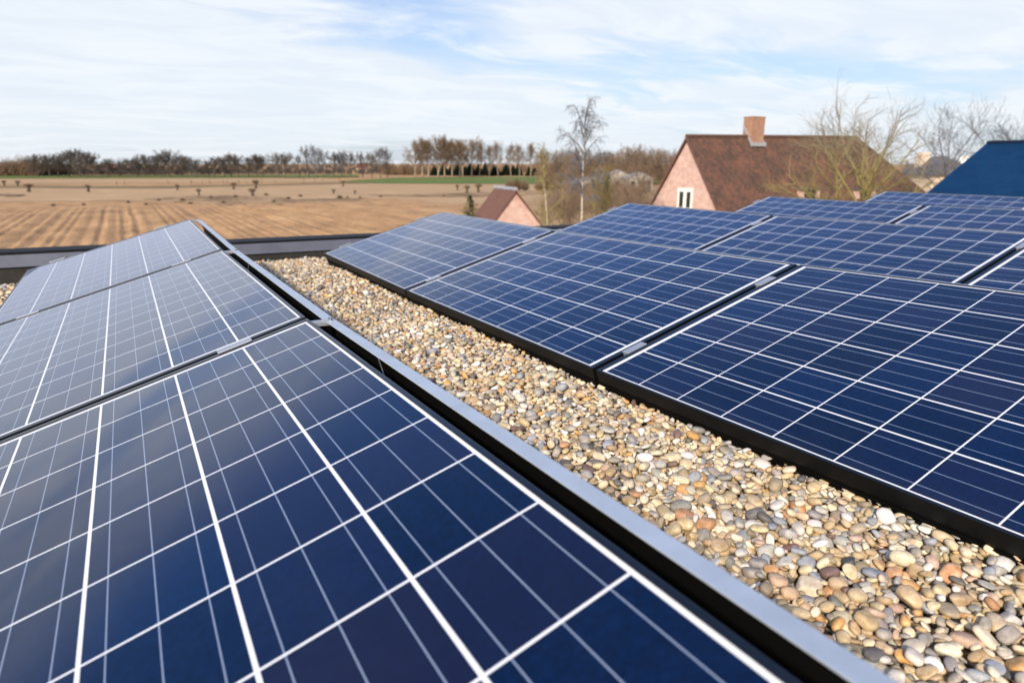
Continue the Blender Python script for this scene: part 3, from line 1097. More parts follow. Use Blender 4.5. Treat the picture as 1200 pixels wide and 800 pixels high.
# dormers low on the front slope
for (pxl, pxr) in ((936, 959), (1002, 1024)):
    nf = (MH.to_3x3() @ Vector((0, -math.sin(R(55)), math.cos(R(55)))))
    q0 = MI @ hit_plane(pxl, 230, MH @ Vector((0, 0, hz)), nf)
    q1 = MI @ hit_plane(pxr, 230, MH @ Vector((0, 0, hz)), nf)
    x0_, x1_, yy = min(q0.x, q1.x), max(q0.x, q1.x), (q0.y + q1.y) / 2 - 0.15
    zz_ = (MI @ at((pxl + pxr) / 2, 222.5, (hit_plane(pxl, 230, MH @ Vector((0, 0, hz)), nf) - Vector(EYE)).dot(Vector(FWD)))).z
    d = MB()
    d.box(x0_, x0_ + .5, yy, yy + 1.6, zz_ - 2.0, zz_)
    d.box(x1_ - .5, x1_, yy, yy + 1.6, zz_ - 2.0, zz_)
    d.v, d.f, d.mi = [], [], []
    d.prism([(x0_, yy, zz_ - 2), (x0_ + .5, yy, zz_ - 2), (x0_ + .5, yy + .9, zz_ - 2), (x1_ - .5, yy + .9, zz_ - 2), (x1_ - .5, yy, zz_ - 2), (x1_, yy, zz_ - 2), (x1_, yy + 1.6, zz_ - 2), (x0_, yy + 1.6, zz_ - 2)], (0, 0, 2))
    do = d.build('dormer', M['brick'], house)
    set_uv(do)
    d2 = MB()
    d2.box(x0_ - .15, x1_ + .15, yy - .15, yy + 1.7, zz_ + .001, zz_ + .14)
    d2.build('dormer_roof', M['dark_roof'], do)
    d3 = MB()
    d3.box(x0_ + .5, x1_ - .5, yy + .06, yy + .2, zz_ - 2.0, zz_ - .001)
    d3.build('pane', M['glass'], do)

# --- small brick outbuilding in front of the field
A2 = at(604, 222.4, 37)
B2 = at(580.5, 220.3, 40.2)
rd2 = B2 - A2
rd2.z = 0
L2 = rd2.length
MS = local_frame((A2.x, A2.y, FZ), rd2)
h2 = A2.z - FZ
PT2 = math.tan(R(50.5))
W2 = 2.6
e2 = h2 - W2 * PT2
shed = empty('brick_outbuilding', mat=MS)
tag(shed, 'small brick outbuilding with a brown pitched roof in front of the field', 'outbuilding')
sb = MB()
sb.prism([(0, -W2 + .1, 0), (0, W2 - .1, 0), (0, W2 - .1, e2), (0, 0, h2 - .16), (0, -W2 + .1, e2)][::-1], (0.25, 0, 0))
sb.box(0.25, L2, -W2 + .1, W2 - .1, 0, e2 + .05)
o = sb.build('wall', M['brick'], shed)
set_uv(o)
rb = MB()
for s in (-1, 1):
    q = [(-.12, s * (W2 + .1), e2 - .1 * PT2), (L2 + .1, s * (W2 + .1), e2 - .1 * PT2), (L2 + .1, 0, h2), (-.12, 0, h2)]
    rb.slab(q if s < 0 else q[::-1], 0.09)
o = rb.build('roof', M['tile_shed'], shed)
set_uv(o)
rg = MB()
rg.tube([(-.1, 0, h2 + .02), (L2 + .1, 0, h2 + .02)], [0.12, 0.12], 8)
rg.build('ridge_tiles', M['lead'], o)

# --- dark blue hipped roof close by on the right
Rl = at(1157, 167.5, 17)
MBR = local_frame((Rl.x, Rl.y, FZ), LAT * 0.44 - DEP * 0.90)      # x along the ridge, towards the camera's right
hb = Rl.z - FZ
blue = empty('slate_roofed_house', mat=MBR)
tag(blue, 'house at the right edge with a smooth dark blue pitched roof', 'house')
run, tb_ = 5.4, math.tan(R(29.5))
rb = MB()
for s in (-1, 1):
    q = [(0, s * run, hb - run * tb_), (8.5, s * run, hb - run * tb_), (8.5, 0, hb), (0, 0, hb)]
    rb.slab(q if s < 0 else q[::-1], 0.14)
o = rb.build('roof', M['tile_blue'], blue)
set_uv(o)
rg = MB()
rg.tube([(0, 0, hb), (8.5, 0, hb)], [0.05, 0.05], 8)
rg.build('ridge_cap', M['frame'], o)
b = MB()
b.prism([(0.15, -run + .4, 0), (0.15, run - .4, 0), (0.15, run - .4, hb - (run - .4) * tb_ - .2), (0.15, 0, hb - .2), (0.15, -run + .4, hb - (run - .4) * tb_ - .2)][::-1], (8.2, 0, 0))
b.build('wall', M['cream_wall'], blue)


def hip_house(name, px, py_base_d, width, depth, wall_h, roof_h, wallm, roofm, label, ridge=0.4, turn=0.0, base=None, group=None):
    p = base
    Mx = local_frame((p.x, p.y, FZ), Matrix.Rotation(turn, 3, 'Z') @ LAT)
    e = empty(name, mat=Mx)
    tag(e, label, 'house', group)
    b = MB()
    b.box(-width / 2, width / 2, -depth / 2, depth / 2, 0, wall_h)
    o = b.build('wall', wallm, e)
    set_uv(o)
    r_ = MB()
    w2, d2 = width / 2 + .4, depth / 2 + .4
    rl = width * ridge / 2
    q = [(-w2, -d2, wall_h), (w2, -d2, wall_h), (w2, d2, wall_h), (-w2, d2, wall_h)]
    t0, t1 = (-rl, 0, wall_h + roof_h), (rl, 0, wall_h + roof_h)
    for f_ in ([q[0], q[1], t1, t0], [q[2], q[3], t0, t1], [q[3], q[0], t0], [q[1], q[2], t1]):
        r_.slab(f_, 0.1)
    ro = r_.build('roof', roofm, e)
    set_uv(ro)
    return e, ro


# --- cream house between the brown roof and the blue roof
p = at(1098, 205, 92)
hh_ = p.z - FZ
mid, mro = hip_house('cream_house', 0, 0, 6.6, 6.0, hh_, 2.5, M['cream_wall'], M['dark_roof'],
                     'cream house with low dark hipped roof between the brown and blue roofs', 0.3, 0.15, base=p)
cb = MB()
cb.box(-2.6, -1.3, 0.3, 1.3, hh_ + 0.2, hh_ + 3.0)
cb.build('chimney', M['cream_wall'], mro)
for xw_ in (-1.2, 2.0):
    wb = MB()
    wb.box(xw_, xw_ + .55, -3.06, -3.003, hh_ - 0.9, hh_ - 0.15)
    wb.build('window', M['dark_opening'], mid)
p = at(1131, 187, 80)
dsh = empty('satellite_dish', (p.x, p.y, p.z - 1.2))
tag(dsh, 'white oval dish peeking over the left slope of the blue roof', 'satellite dish')
b = MB()
N = 20
toc = (Vector(EYE) - p).normalized()
ax = LAT
az = UP
rings = []
for k in range(4):
    rr = 0.72 * k / 3
    rings.append([Vector((0, 0, 1.2)) + ax * (rr * 1.05 * math.cos(2 * math.pi * j / N)) + az * (rr * 0.62 * math.sin(2 * math.pi * j / N)) + toc * (0.22 * (k / 3) ** 2) for j in range(N)])
for k in range(3):
    b.add(rings[k] + rings[k + 1], [(j, (j + 1) % N, N + (j + 1) % N, N + j) for j in range(N)])
b.build('bowl', M['dish'], dsh, smooth=True)
b = MB()
b.tube([(0, 0, 1.1), (0.02, 0.25, 0.6), (0.02, 0.3, -3.0)], [0.04, 0.04, 0.04], 6)
b.build('mast', M['zinc'], dsh)

# --- far houses along the left tree line
FAR_H = [(4, 205.5, 9, 3.2, 3.0, 'brick_red', 'red_roof', 'red-roofed farmhouse at the far left edge of the tree line'),
                 (133, 203.5, 11, 3.0, 2.6, 'cream_wall', 'red_roof', 'pale house with red roof under the distant left trees'),
         (160, 203.5, 9, 2.4, 2.4, 'grey_wall', 'dark_roof', 'grey far house right of the pale one under the left trees'),
         (228, 203.5, 9, 2.4, 2.4, 'cream_wall', 'dark_roof', 'small cream far house under the middle of the left tree line'),
         (425, 201.5, 9, 2.8, 3.4, 'cream_wall', 'red_roof', 'small cream house with red roof left of the tall poplars'),
         (521, 201.0, 6, 4.0, 3.0, 'cream_wall', 'red_roof', 'tiny cream house seen between the poplar trunks')]
for (px, py, wd, wh, rh, wm, rm, lab) in FAR_H:
    hip_house('far_house', 0, 0, wd, 7, wh, rh, M[wm], M[rm], lab, 0.6, 0.2, base=on_ground(px, py), group='far houses along the horizon')

# --- low pale sheds behind the birches
SHED = [(690, 223.5, 11.0, 2.0, 1.2, 'long low grey shed behind the tall birch'),
        (722, 224, 8.0, 2.6, 2.2, 'grey shed with pitched roof right of the tall birch'),
        (749, 225, 6.0, 2.8, 1.4, 'pale open-fronted shed left of the pink brick gable')]
for k, (px, py, wd, wh, rh, lab) in enumerate(SHED):
    p = on_ground(px, py)
    Mx = local_frame((p.x, p.y, FZ), Matrix.Rotation(0.1 * k, 3, 'Z') @ LAT)
    e = empty('garden_shed', mat=Mx)
    tag(e, lab, 'shed', 'grey garden sheds')
    b = MB()
    b.prism([(-wd / 2, 0, 0), (wd / 2, 0, 0), (wd / 2, 0, wh), (wd * .1, 0, wh + rh * .8), (-wd / 2, 0, wh)], (0, 4, 0))
    b.build('wall', M['grey_wall'], e)
    b = MB()
    b.slab([(-wd / 2 - .2, -.2, wh), (-wd / 2 - .2, 4.2, wh), (wd * .1, 4.2, wh + rh * .85), (wd * .1, -.2, wh + rh * .85)][::-1], 0.1)
    b.slab([(wd * .1, -.2, wh + rh * .85), (wd * .1, 4.2, wh + rh * .85), (wd / 2 + .2, 4.2, wh), (wd / 2 + .2, -.2, wh)][::-1], 0.1)
    b.build('roof', M['grey_sheet'], e)
    for q in range(3):
        b = MB()
        x = -wd / 2 + wd * (0.18 + 0.3 * q)
        b.box(x, x + wd * .15, -.05, -.003, 0.1, wh * .78)
        b.build('opening', M['dark_opening'], e)

# ------------------------------------------------------------------ trees
def grow_tree(seed, H, tr, cb, spread, n1, n2, n3, twig, elev=(25, 65), droop=0.0, leader=0.95, stems=1, crownshape='round', sides=7, n4=0, lean=0.0):
    rg_ = random.Random(seed)
    trunk, crown = MB(), MB()

    def poly(p, d, ln, n, bend, grav):
        pts = [p]
        dd = d.copy()
        for _ in range(n):
            dd = (dd + Vector((rg_.gauss(0, bend), rg_.gauss(0, bend), rg_.gauss(0, bend) + grav))).normalized()
            p = p + dd * (ln / n)
            pts.append(p)
        return pts

    def side_dir(d, ang):
        a_ = d.orthogonal().normalized()
        q = rg_.uniform(0, 2 * math.pi)
        s_ = a_ * math.cos(q) + d.cross(a_) * math.sin(q)
        return (d * math.cos(ang) + s_ * math.sin(ang)).normalized()

    def pos(pts, t_):
        x = t_ * (len(pts) - 1)
        i = min(int(x), len(pts) - 2)
        return pts[i].lerp(pts[i + 1], x - i), (pts[i + 1] - pts[i]).normalized()

    for s_ in range(stems):
        base = Vector((0, 0, 0)) if stems == 1 else Vector((rg_.uniform(-.5, .5), rg_.uniform(-.3, .3), 0))
        d0 = Vector((rg_.gauss(0, .03) + lean, rg_.gauss(0, .03), 1)).normalized()
        tp = poly(base, d0, H * leader, 9, 0.035, 0.02)
        trunk.tube(tp, [tr * (1 - 0.88 * (k / 9) ** 0.9) for k in range(10)], sides)
        az0 = rg_.uniform(0, 6)
        for b_ in range(n1):
            u_ = (b_ + rg_.random()) / n1
            t_ = cb + (0.98 - cb) * u_
            p_, dt = pos(tp, t_)
            az_ = az0 + b_ * 2.39996 + rg_.uniform(-.4, .4)
            el = R(elev[0] + (elev[1] - elev[0]) * u_ + rg_.uniform(-8, 8))
            d_ = Vector((math.cos(az_) * math.cos(el), math.sin(az_) * math.cos(el), math.sin(el)))
            if crownshape == 'round':
                ln = spread * (0.55 + 0.75 * math.sin(math.pi * (0.22 + 0.68 * u_)))
            elif crownshape == 'column':
                ln = spread * (0.8 + 0.4 * math.sin(math.pi * u_))
            else:
                ln = spread * (1.15 - 0.85 * u_)
            ln *= rg_.uniform(0.75, 1.2)
            r1 = min(tr * 0.45, 0.022 * ln + twig * 1.2)
            bp = poly(p_, d_, ln, 5, 0.10, 0.05 - droop)
            crown.tube(bp, [r1 * (1 - 0.75 * k / 5) for k in range(6)], 5, cap=False)
            for c_ in range(n2):
                t2 = 0.22 + 0.78 * (c_ + rg_.random()) / n2
                p2, dt2 = pos(bp, t2)
                l2 = ln * rg_.uniform(0.30, 0.52) * (1.15 - 0.5 * t2)
                sp_ = poly(p2, side_dir(dt2, R(rg_.uniform(25, 58))), l2, 3, 0.14, 0.06 - droop * 1.6)
                r2 = max(twig, r1 * 0.36)
                crown.tube(sp_, [r2, r2 * .8, r2 * .6, r2 * .4], 4, cap=False)
                for e_ in range(n3):
                    t3 = 0.2 + 0.8 * (e_ + rg_.random()) / n3
                    p3, dt3 = pos(sp_, t3)
                    l3 = l2 * rg_.uniform(0.35, 0.75)
                    tw = poly(p3, side_dir(dt3, R(rg_.uniform(20, 55))), l3, 2, 0.16, 0.05 - droop * 2.5)
                    crown.tube(tw, [twig, twig * .75, twig * .4], 3, cap=False)
                    for f_ in range(n4):
                        p4, dt4 = pos(tw, 0.25 + 0.75 * (f_ + rg_.random()) / n4)
                        t4 = poly(p4, side_dir(dt4, R(rg_.uniform(20, 50))), l3 * rg_.uniform(.4, .8), 2, 0.16, 0.04 - droop * 3)
                        crown.tube(t4, [twig * .7, twig * .55, twig * .3], 3, cap=False)
    q_ = H / max(v_[2] for v_ in trunk.v + crown.v)
    for mb_ in (trunk, crown):
        mb_.v = [(a_ * q_, b_ * q_, c_ * q_) for a_, b_, c_ in mb_.v]
    return trunk, crown


def tree_thing(name, tb, cb_, mt, mc, pt, label, cat='tree', group=None, rz=0.0, sc=1.0):
    e = empty(name, (pt.x, pt.y, FZ - 0.2), rz)
    e.scale = (sc, sc, sc)
    tag(e, label, cat, group)
    tb.build('trunk', mt, e, smooth=True)
    cb_.build('crown', mc, e)
    return e


class Bank:
    """mesh variants of far trees, copied"""
    def __init__(s, name, variants, mt, mcs, cat='tree'):
        s.name, s.cat = name, cat
        s.items = []
        for i, (tb, cb_, H) in enumerate(variants):
            mc = mcs[i % len(mcs)]
            s.items.append((tb.mesh('trunk', mt, True), cb_.mesh('crown', mc), H))

    def put(s, k, pt, H, rz, label, group, wide=1.0):
        tm, cm, H0 = s.items[k % len(s.items)]
        e = empty(s.name, (pt.x, pt.y, FZ - 0.2), rz)
        q = H / H0
        e.scale = (q * wide, q * wide, q)
        tag(e, label, s.cat, group)
        child('trunk', tm, e)
        child('crown', cm, e)
        return e


rt = random.Random(21)
round_b = Bank('bare_tree', [(*grow_tree(100 + k, 12, 0.34, 0.36, 5.2, 17, 10, 7, 0.056, (8, 66), leader=.80), 12) for k in range(5)], M['bark'], [M['twig_dark']])
tall_b = Bank('tall_bare_tree', [(*grow_tree(120 + k, 15, 0.28, 0.2, 4.4, 17, 9, 6, 0.048, (25, 75), leader=.8), 15) for k in range(3)], M['bark'], [M['twig_dark'], M['twig_blue']])
pop_b = Bank('poplar_tree', [(*grow_tree(140 + k, 21, 0.36, 0.36, 6.0, 22, 10, 7, 0.046, (26, 74), crownshape='round', leader=.78), 21) for k in range(4)], M['bark_pale'], [M['twig_brown']])
scrub_b = Bank('brown_tree', [(*grow_tree(160 + k, 9, 0.16, 0.10, 4.2, 18, 9, 7, 0.030, (15, 70), leader=.7), 9) for k in range(4)], M['bark'], [M['twig_red'], M['twig_brown'], M['twig_red']])

# left tree line
LEFT = [(46, 180), (58, 180), (70, 178), (82, 176), (93, 175), (104, 178), (113, 184), (128, 187), (140, 186), (150, 184), (161, 183), (171, 181), (182, 180),
        (193, 179), (200, 176), (212, 180), (221, 181), (231, 185), (243, 187), (252, 184), (262, 184), (272, 180), (279, 179), (290, 182), (301, 179), (309, 181)]
for k, (px, top) in enumerate(LEFT):
    pt = on_ground(px + rt.uniform(-1.5, 1.5), 206.5 + rt.uniform(-.4, .5))
    round_b.put(k * 3 + k // 4, pt, height_to(pt, px, top - 1.5 + rt.uniform(-2, 1.5)), rt.uniform(0, 6), '%s bare round-crowned tree from the left in the distant left tree line' % ORD[k],
                'bare trees along the far left of the field', rt.uniform(1.1, 1.45))
MIDT = [(327, 177, 0), (334, 176, 0), (351, 180, 1), (362, 169, 1), (372, 166, 1), (380, 172, 1), (392, 175, 0), (401, 173, 1), (411, 175, 0), (425, 176, 1), (436, 177, 0), (446, 171, 1), (454, 170, 1)]
for k, (px, top, kind) in enumerate(MIDT):
    pt = on_ground(px, 207.5 + rt.uniform(-.5, 1.0))
    (tall_b if kind else round_b).put(k, pt, height_to(pt, px, top), rt.uniform(0, 6), '%s dark bare tree from the left in the group left of the poplars' % ORD[k],
                                      'dark bare trees left of the poplars', rt.uniform(.85, 1.1))
POP = [(485, 160), (494, 158), (503, 156), (513, 152), (521, 154), (529, 158), (537, 160), (544, 163), (553, 159), (562, 161), (574, 165), (584, 163), (596, 164), (607, 163), (620, 162), (634, 172)]
for k, (px, top) in enumerate(POP):
    pt = on_ground(px + rt.uniform(-2.5, 2.5), 207.0 + (0.8 if k < 6 else rt.uniform(-.9, .3)))
    top += rt.uniform(-2, 4)
    pop_b.put(k, pt, height_to(pt, px, top), rt.uniform(0, 6), '%s tall pale-trunked poplar from the left in the far row' % ORD[k], 'tall poplars behind the meadow', rt.uniform(.6, .85) if k > 8 else rt.uniform(.95, 1.3))

# wood and thickets far behind (read as masses)
def thicket(name, pts, count, hgt, depth, m, seed, kind='stuff', twig=0.05, label=None, cat=None):
    """a mass of thin upright sprays between picture positions pts = [(px, base, top) ...]"""
    rr = random.Random(seed)
    b = MB()
    for _ in range(count):
        x = rr.random() * (len(pts) - 1)
        i = min(int(x), len(pts) - 2)
        f_ = x - i
        px = pts[i][0] + (pts[i + 1][0] - pts[i][0]) * f_
        py = pts[i][1] + (pts[i + 1][1] - pts[i][1]) * f_
        tp = pts[i][2] + (pts[i + 1][2] - pts[i][2]) * f_
        g0 = on_ground(px, py)
        H = height_to(g0, px, tp) * rr.uniform(0.45, 1.05) * hgt * (0.82 + 0.22 * math.sin(px * 0.31 + seed) + 0.16 * math.sin(px * 0.83 + 2 * seed))
        q = g0 + DEP * rr.uniform(0, depth) + LAT * rr.uniform(-.6, .6)
        q.z = FZ - .2
        for _k in range(4):
            dd = Vector((rr.gauss(0, .28), rr.gauss(0, .28), 1)).normalized()
            h0 = rr.uniform(0.0, 0.5) * H
            p1 = q + Vector((rr.gauss(0, H * .12), rr.gauss(0, H * .12), h0))
            ln = H - h0
            p2 = p1 + dd * ln * .55 + Vector((rr.gauss(0, .05 * ln), rr.gauss(0, .05 * ln), 0))
            p3 = p2 + (dd + Vector((rr.gauss(0, .35), rr.gauss(0, .35), 0))) * ln * .45
            b.tube([p1, p2, p3], [twig, twig * .8, twig * .3], 3, cap=False)
            for _j in range(3):
                p4 = p1.lerp(p3, rr.uniform(.35, .95))
                b.tube([p4, p4 + Vector((rr.gauss(0, .22), rr.gauss(0, .22), rr.uniform(.05, .3))) * ln], [twig * .7, twig * .3], 3, cap=False)
    o = b.build(name, m)
    return tag(o, label, cat, kind=kind)


thicket('distant_wood', [(-60, 206, 186), (0, 206, 184), (20, 206, 184), (34, 206, 189), (44, 206, 194)], 900, 1.0, 25, M['twig_brown'], 3, twig=.10,
        label='brown bare wood massed at the far left horizon', cat='wood')
thicket('distant_hedge', [(36, 205.5, 194), (120, 205, 195), (200, 205, 194), (320, 204.5, 195), (470, 204, 194)], 1700, 1.0, 14, M['hedge_dark'], 5, twig=.075,
        label='dark undergrowth below the distant left tree line', cat='undergrowth')
thicket('distant_hedge', [(446, 205, 191), (480, 205, 190), (560, 204, 191), (650, 204, 190), (700, 203, 188)], 1500, 1.0, 20, M['twig_brown'], 6, twig=.085,
        label='brown undergrowth behind the poplar row', cat='undergrowth')

# dark conifers behind the poplars: each one a tree
def conifer(seed, H, w_):
    rr = random.Random(seed)
    tb, cbm = MB(), MB()
    tb.tube([(0, 0, 0), (0, 0, H * .95)], [H * .018, H * .004], 6)
    n = 46
    for k in range(n):
        z = H * (0.04 + 0.93 * k / n)
        rad = w_ * (1 - 0.86 * k / n) * rr.uniform(.8, 1.15)
        m_ = 9
        for j in range(m_):
            a_ = 2 * math.pi * (j + rr.random()) / m_
            d = Vector((math.cos(a_), math.sin(a_), 0))
            sd = Vector((-d.y, d.x, 0))
            rl = rad * rr.uniform(.7, 1.15)
            p0_ = Vector((0, 0, z + H * .02))
            tip = d * rl + Vector((0, 0, z - rl * .25))
            mid_ = d * rl * .55 + Vector((0, 0, z - rl * .02))
            wd = rl * .30
            cbm.add([p0_, mid_ + sd * wd, tip, mid_ - sd * wd, mid_ + Vector((0, 0, -wd * .6))], [(0, 1, 4), (1, 2, 4), (2, 3, 4), (3, 0, 4), (0, 3, 2, 1)])
    return tb, cbm


con_b = Bank('dark_conifer', [(*conifer(200 + k, 8, 2.2), 8) for k in range(3)], M['bark'], [M['conifer']])
CON = [(512, 192), (520, 191), (528, 191), (537, 190), (546, 191), (553, 190), (561, 189), (569, 190), (577, 191), (585, 190), (593, 191), (602, 190), (610, 190), (618, 191), (626, 192), (637, 193)]
for k, (px, top) in enumerate(CON):
    pt = on_ground(px + rt.uniform(-3, 3), 205.6 + rt.uniform(-.4, .2))
    top += rt.uniform(-1, 3.5)
    con_b.put(k, pt, height_to(pt, px, top), rt.uniform(0, 6), '%s dark conifer from the left in the belt behind the poplars' % ORD[k], 'dark conifers behind the poplars', rt.uniform(1.8, 2.8))

# brown trees behind the sheds
BRN = [(637, 180), (645, 174), (654, 178), (662, 170), (671, 168), (679, 172), (688, 168), (696, 173), (704, 170), (712, 174), (720, 168), (727, 172), (734, 166), (741, 170), (748, 165), (755, 171), (762, 167), (769, 172), (776, 168), (784, 172), (792, 174), (803, 178)]
for k, (px, top) in enumerate(BRN):
    top += rt.uniform(-3.5, 5)
    pt = on_ground(px, 214.5 + rt.uniform(-3, 2.5))
    scrub_b.put(k, pt, height_to(pt, px, top), rt.uniform(0, 6), '%s reddish brown bare tree from the left behind the grey sheds' % ORD[k], 'reddish bare trees left of the brick house', rt.uniform(.85, 1.15))
thicket('far_thicket', [(640, 212, 197), (700, 212, 193), (760, 212, 190), (830, 212, 192)], 900, 1.0, 30, M['twig_red'], 9, twig=.055,
        label='reddish brown thicket behind the sheds and birches', cat='thicket')
# trees on the far right horizon
for k, (px, top) in enumerate([(1062, 186), (1118, 180), (1140, 176), (1165, 172), (1190, 176)]):
    pt = on_ground(px, 214)
    scrub_b.put(k + 1, pt, height_to(pt, px, top), rt.uniform(0, 6), '%s brown tree from the left behind the cream house and blue roof' % ORD[k], 'brown trees behind the right-hand roofs', 1.0)


# brown rounded shrubs left of the birches
def shrub(seed, H, W_):
    rr = random.Random(seed)
    tb, cbm = MB(), MB()
    for _ in range(5):
        tb.tube([(rr.gauss(0, .12), rr.gauss(0, .12), 0), (rr.gauss(0, .3), rr.gauss(0, .3), H * .45)], [.05, .03], 5)
    for _ in range(420):
        a_, el = rr.uniform(0, 6.28), math.acos(rr.uniform(0, 1)) * .85
        d = Vector((math.cos(a_) * math.sin(el), math.sin(a_) * math.sin(el), math.cos(el)))
        s0 = rr.uniform(.1, .5)
        e_ = Vector((d.x * W_ / 2, d.y * W_ / 2, d.z * H)) * rr.uniform(.75, 1.08)
        cbm.tube([e_ * s0, e_ * (s0 + 1) / 2 + Vector((rr.gauss(0, .08), rr.gauss(0, .08), 0)), e_], [.026, .02, .008], 3, cap=False)
    return tb, cbm


shr_b = Bank('brown_shrub', [(*shrub(300 + k, 3, 3.4), 3) for k in range(3)], M['bark'], [M['twig_red'], M['twig_brown']], 'shrub')
for k, (px, top) in enumerate([(597, 207), (606, 206.5), (615, 208), (631, 208), (641, 207), (650, 207)]):
    pt = on_ground(px, 222.5)
    shr_b.put(k, pt, height_to(pt, px, top), rt.uniform(0, 6), '%s rounded brown shrub from the left between outbuilding and birches' % ORD[k], 'rounded brown shrubs at the meadow edge', 0.9)
thicket('bramble_hedge', [(655, 224, 210), (700, 225, 213), (760, 226, 212)], 420, 1.0, 3, M['twig_red'], 12, twig=.03, label='low tangled hedge in front of the grey sheds', cat='hedge')
thicket('dry_scrub', [(640, 260, 236), (670, 255, 222), (700, 250, 218), (740, 246, 220), (770, 246, 224)], 620, 1.0, 18, M['twig_red'], 13, twig=.016, label='sparse dry scrub around the birch trunks', cat='scrub')


# pollard willows and saplings on the field
def pollard(seed, H, knob):
    rr = random.Random(seed)
    tb, cbm = MB(), MB()
    tb.tube([(0, 0, 0), (rr.gauss(0, .06), rr.gauss(0, .06), H * .35), (rr.gauss(0, .08), rr.gauss(0, .08), H * .60)], [H * .15, H * .12, H * .16], 8)
    for _ in range(16):
        d = Vector((rr.gauss(0, .8), rr.gauss(0, .8), .35 + abs(rr.gauss(0, .8)))).normalized()
        p0_ = Vector((rr.gauss(0, .08), rr.gauss(0, .08), H * .5))
        cbm.tube([p0_, p0_ + d * knob * .6, p0_ + d * knob + Vector((0, 0, knob * .25))], [H * .06, H * .05, H * .02], 5)
    for _ in range(110):
        d = Vector((rr.gauss(0, .8), rr.gauss(0, .6), 1)).normalized()
        p0_ = Vector((rr.gauss(0, knob * .4), rr.gauss(0, knob * .4), H * .6))
        cbm.tube([p0_, p0_ + d * knob * rr.uniform(.5, 1.3)], [.03, .015], 3, cap=False)
    return tb, cbm


pol_b = Bank('pollard_willow', [(*pollard(400 + k, 2.2, .75), 2.2) for k in range(4)], M['bark'], [M['twig_brown'], M['twig_red']])
POLL = [(5, 217, 210), (21, 217, 210), (34, 224, 213), (103.5, 224, 214.5), (208, 222, 214.5), (233, 228, 219), (274, 221, 212), (296, 229, 218.5), (300, 220, 209), (536, 222, 215), (547, 225, 215), (560.5, 224, 213.5), (391, 226, 220), (416, 226.5, 221.5), (402, 218, 210)]
for k, (px, base_, top) in enumerate(sorted(POLL)):
    pt = on_ground(px, base_)
    pol_b.put(k, pt, height_to(pt, px, top), rt.uniform(0, 6), '%s stubby pollard willow from the left standing on the bare field' % ORD[k], 'stubby pollard willows on the field', rt.uniform(.95, 1.35))
sap = MB()
sap.tube([(0, 0, 0), (.02, 0, 1.0), (0, .03, 2.0)], [.06, .05, .02], 5)
sapc = MB()
rr = random.Random(8)
for _ in range(26):
    z = rr.uniform(.6, 2.0)
    d = Vector((rr.gauss(0, 1), rr.gauss(0, 1), 1.4)).normalized()
    sapc.tube([(0, 0, z), Vector((0, 0, z)) + d * rr.uniform(.3, .7)], [.022, .008], 3, cap=False)
sap_b = Bank('young_tree', [(sap, sapc, 2.2)], M['bark'], [M['twig_brown']])
SAP = [(137, 217, 211), (146, 217, 211), (197, 216, 210), (224, 216, 209), (237, 216, 211), (246, 216, 209), (262, 215.5, 210), (266, 215.5, 210), (280, 215.5, 209), (289, 215, 210), (307, 215, 208), (322, 214, 209), (356, 213.5, 207), (369, 213, 207), (378, 213, 208), (398, 212.5, 207)]
for k, (px, base_, top) in enumerate(SAP):
    pt = on_ground(px, base_)
    sap_b.put(0, pt, height_to(pt, px, top), rt.uniform(0, 6), '%s thin young tree from the left in the line along the grass verge' % ORD[k], 'young trees along the far verge', 1.1)

# dead brush clumps in the dug strip
BRU = [(62, 240, 236.5), (98, 239, 236), (150, 236.5, 233.5), (171, 239, 236), (186, 234, 231), (214, 234.5, 230), (223, 238, 234.5), (247, 231, 227.5), (262, 237, 233.5), (276, 230.5, 226.5),
       (312, 228, 224.5), (321, 236, 232.5), (338, 232, 228.5), (352, 229.5, 226), (398, 231.5, 226.5), (407, 231, 228), (422, 231.5, 228.5), (446, 230, 227.5), (520, 229, 226.5)]
for k, (px, base_, top) in enumerate(BRU):
    pt = on_ground(px, base_)
    shr_b.put(k, pt, height_to(pt, px, top), rt.uniform(0, 6), '%s low clump of dead brush from the left in the dug strip of the field' % ORD[k], 'low brush clumps in the dug strip', 1.8)

# spruce peeking over the panels
pt = at(551, 240, 27)
H = height_to(pt, 551, 229.5)
tb, cbm = MB(), MB()
rr = random.Random(77)
tb.tube([(0, 0, 0), (0, 0, H * .99)], [.09, .008], 7)
for k in range(34):
    u_ = k / 33
    z = H * (0.35 + 0.64 * u_)
    rl0 = 1.15 * (1 - u_) ** .8 + .05
    for j in range(7):
        a_ = rr.uniform(0, 6.28)
        d = Vector((math.cos(a_), math.sin(a_), .28)).normalized()
        rl = rl0 * rr.uniform(.55, 1.1)
        p0_ = Vector((0, 0, z))
        for q in range(16):
            t_ = rr.uniform(.05, 1)
            b0 = p0_ + d * rl * t_
            nd = (d * .7 + Vector((rr.gauss(0, .6), rr.gauss(0, .6), rr.gauss(.1, .5)))).normalized() * .10
            sd = nd.cross(UP).normalized() * .016
            cbm.add([b0 - sd, b0 + sd, b0 + nd], [(0, 1, 2)])
        cbm.tube([p0_, p0_ + d * rl], [.012, .004], 3, cap=False)
e = empty('spruce', (pt.x, pt.y, FZ))
tag(e, 'small green spruce tip left of the brick outbuilding', 'tree')
tb.build('trunk', M['bark'], e)
cbm.build('crown', M['spruce'], e)


def near_tree(name, px, base_d, top, label, cat, mt, mc, seed, tr, cb_, spread, n, twig, **kw):
    pt = at(px, 240, base_d)
    H = height_to(pt, px, top) + 0.2
    tb, cbm = grow_tree(seed, H, tr, cb_, spread, n[0], n[1], n[2], twig, **kw)
    return tree_thing(name, tb, cbm, mt, mc, pt, label, cat, rz=kw.get('lean', 0) * 0)


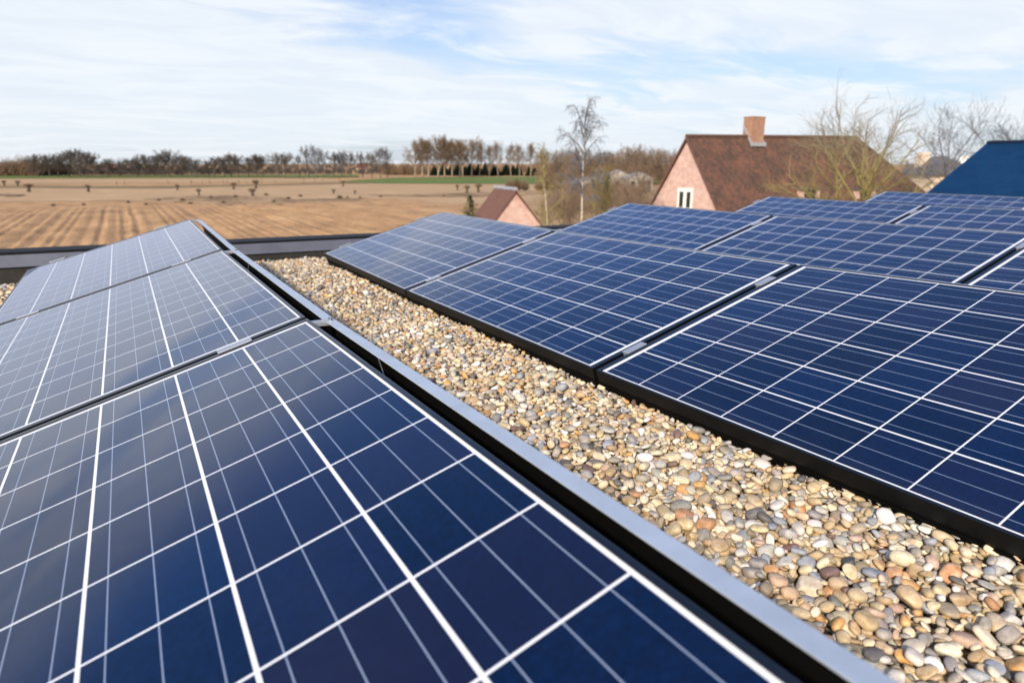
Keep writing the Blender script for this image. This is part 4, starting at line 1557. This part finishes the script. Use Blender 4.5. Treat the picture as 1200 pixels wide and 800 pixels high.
near_tree('birch_tree', 682, 31, 110, 'tall white-stemmed birch with drooping dark crown left of the brick gable', 'tree', M['birch'], M['twig_blue'], 501, .085, .50, 1.25, (20, 7, 6), .0065,
          elev=(40, 76), droop=.19, n4=2, crownshape='column')
near_tree('birch_tree', 647.5, 33, 165, 'slim pale birch left of the tall birch', 'tree', M['birch'], M['twig_yellow'], 502, .075, .25, .9, (18, 6, 5), .009, elev=(40, 75), droop=.02, n4=2)
near_tree('multi_stem_tree', 707, 36, 188, 'small bare tree with yellowish stem right of the tall birch', 'tree', M['bark_moss'], M['twig_yellow'], 503, .085, .12, 1.7, (18, 7, 5), .011, elev=(40, 80), n4=2)
for k, (px, d_, top, lab) in enumerate([(659, 44, 198, 'slender brown sapling just right of the slim pale birch'), (670, 52, 190, 'brown sapling close left of the tall birch'),
                                        (694, 47, 193, 'brown sapling close right of the tall birch'), (722, 50, 186, 'spreading brown sapling right of the yellow-stemmed tree'),
                                        (738, 46, 200, 'low brown sapling left of the brick gable'), (752, 54, 182, 'tall brown sapling nearest the brick gable')]):
    near_tree('young_bare_tree', px, d_, top, lab, 'tree', M['bark'], M['twig_red'], 520 + k, .07, .12, 2.4, (16, 7, 5), .013, elev=(25, 75), n4=2, leader=.8)
near_tree('bare_garden_tree', 1006, 43, 76, 'big bare mossy-barked tree in front of the brown tiled roof', 'tree', M['bark_moss'], M['twig_moss'], 504, .26, .27, 6.4, (15, 8, 6), .0095,
          elev=(14, 72), n4=2, leader=.70)
near_tree('bare_garden_tree', 984, 44, 108, 'smaller mossy bare tree left of the big one before the roof', 'tree', M['bark_moss'], M['twig_moss'], 511, .14, .34, 3.6, (12, 7, 5), .010, elev=(5, 74), n4=2, leader=.75)
near_tree('dark_bare_tree', 1098, 58, 112, 'thin slate-grey bare tree behind the big mossy tree', 'tree', M['bark'], M['twig_blue'], 506, .13, .40, 5.2, (16, 8, 5), .014, elev=(12, 65), n4=2, lean=.05, leader=.7)
near_tree('dark_bare_tree', 1193, 40, 108, 'dark branching bare tree above the blue roof at right edge', 'tree', M['bark'], M['twig_blue'], 507, .13, .45, 3.6, (14, 8, 5), .012, elev=(5, 62), n4=2, leader=.75)
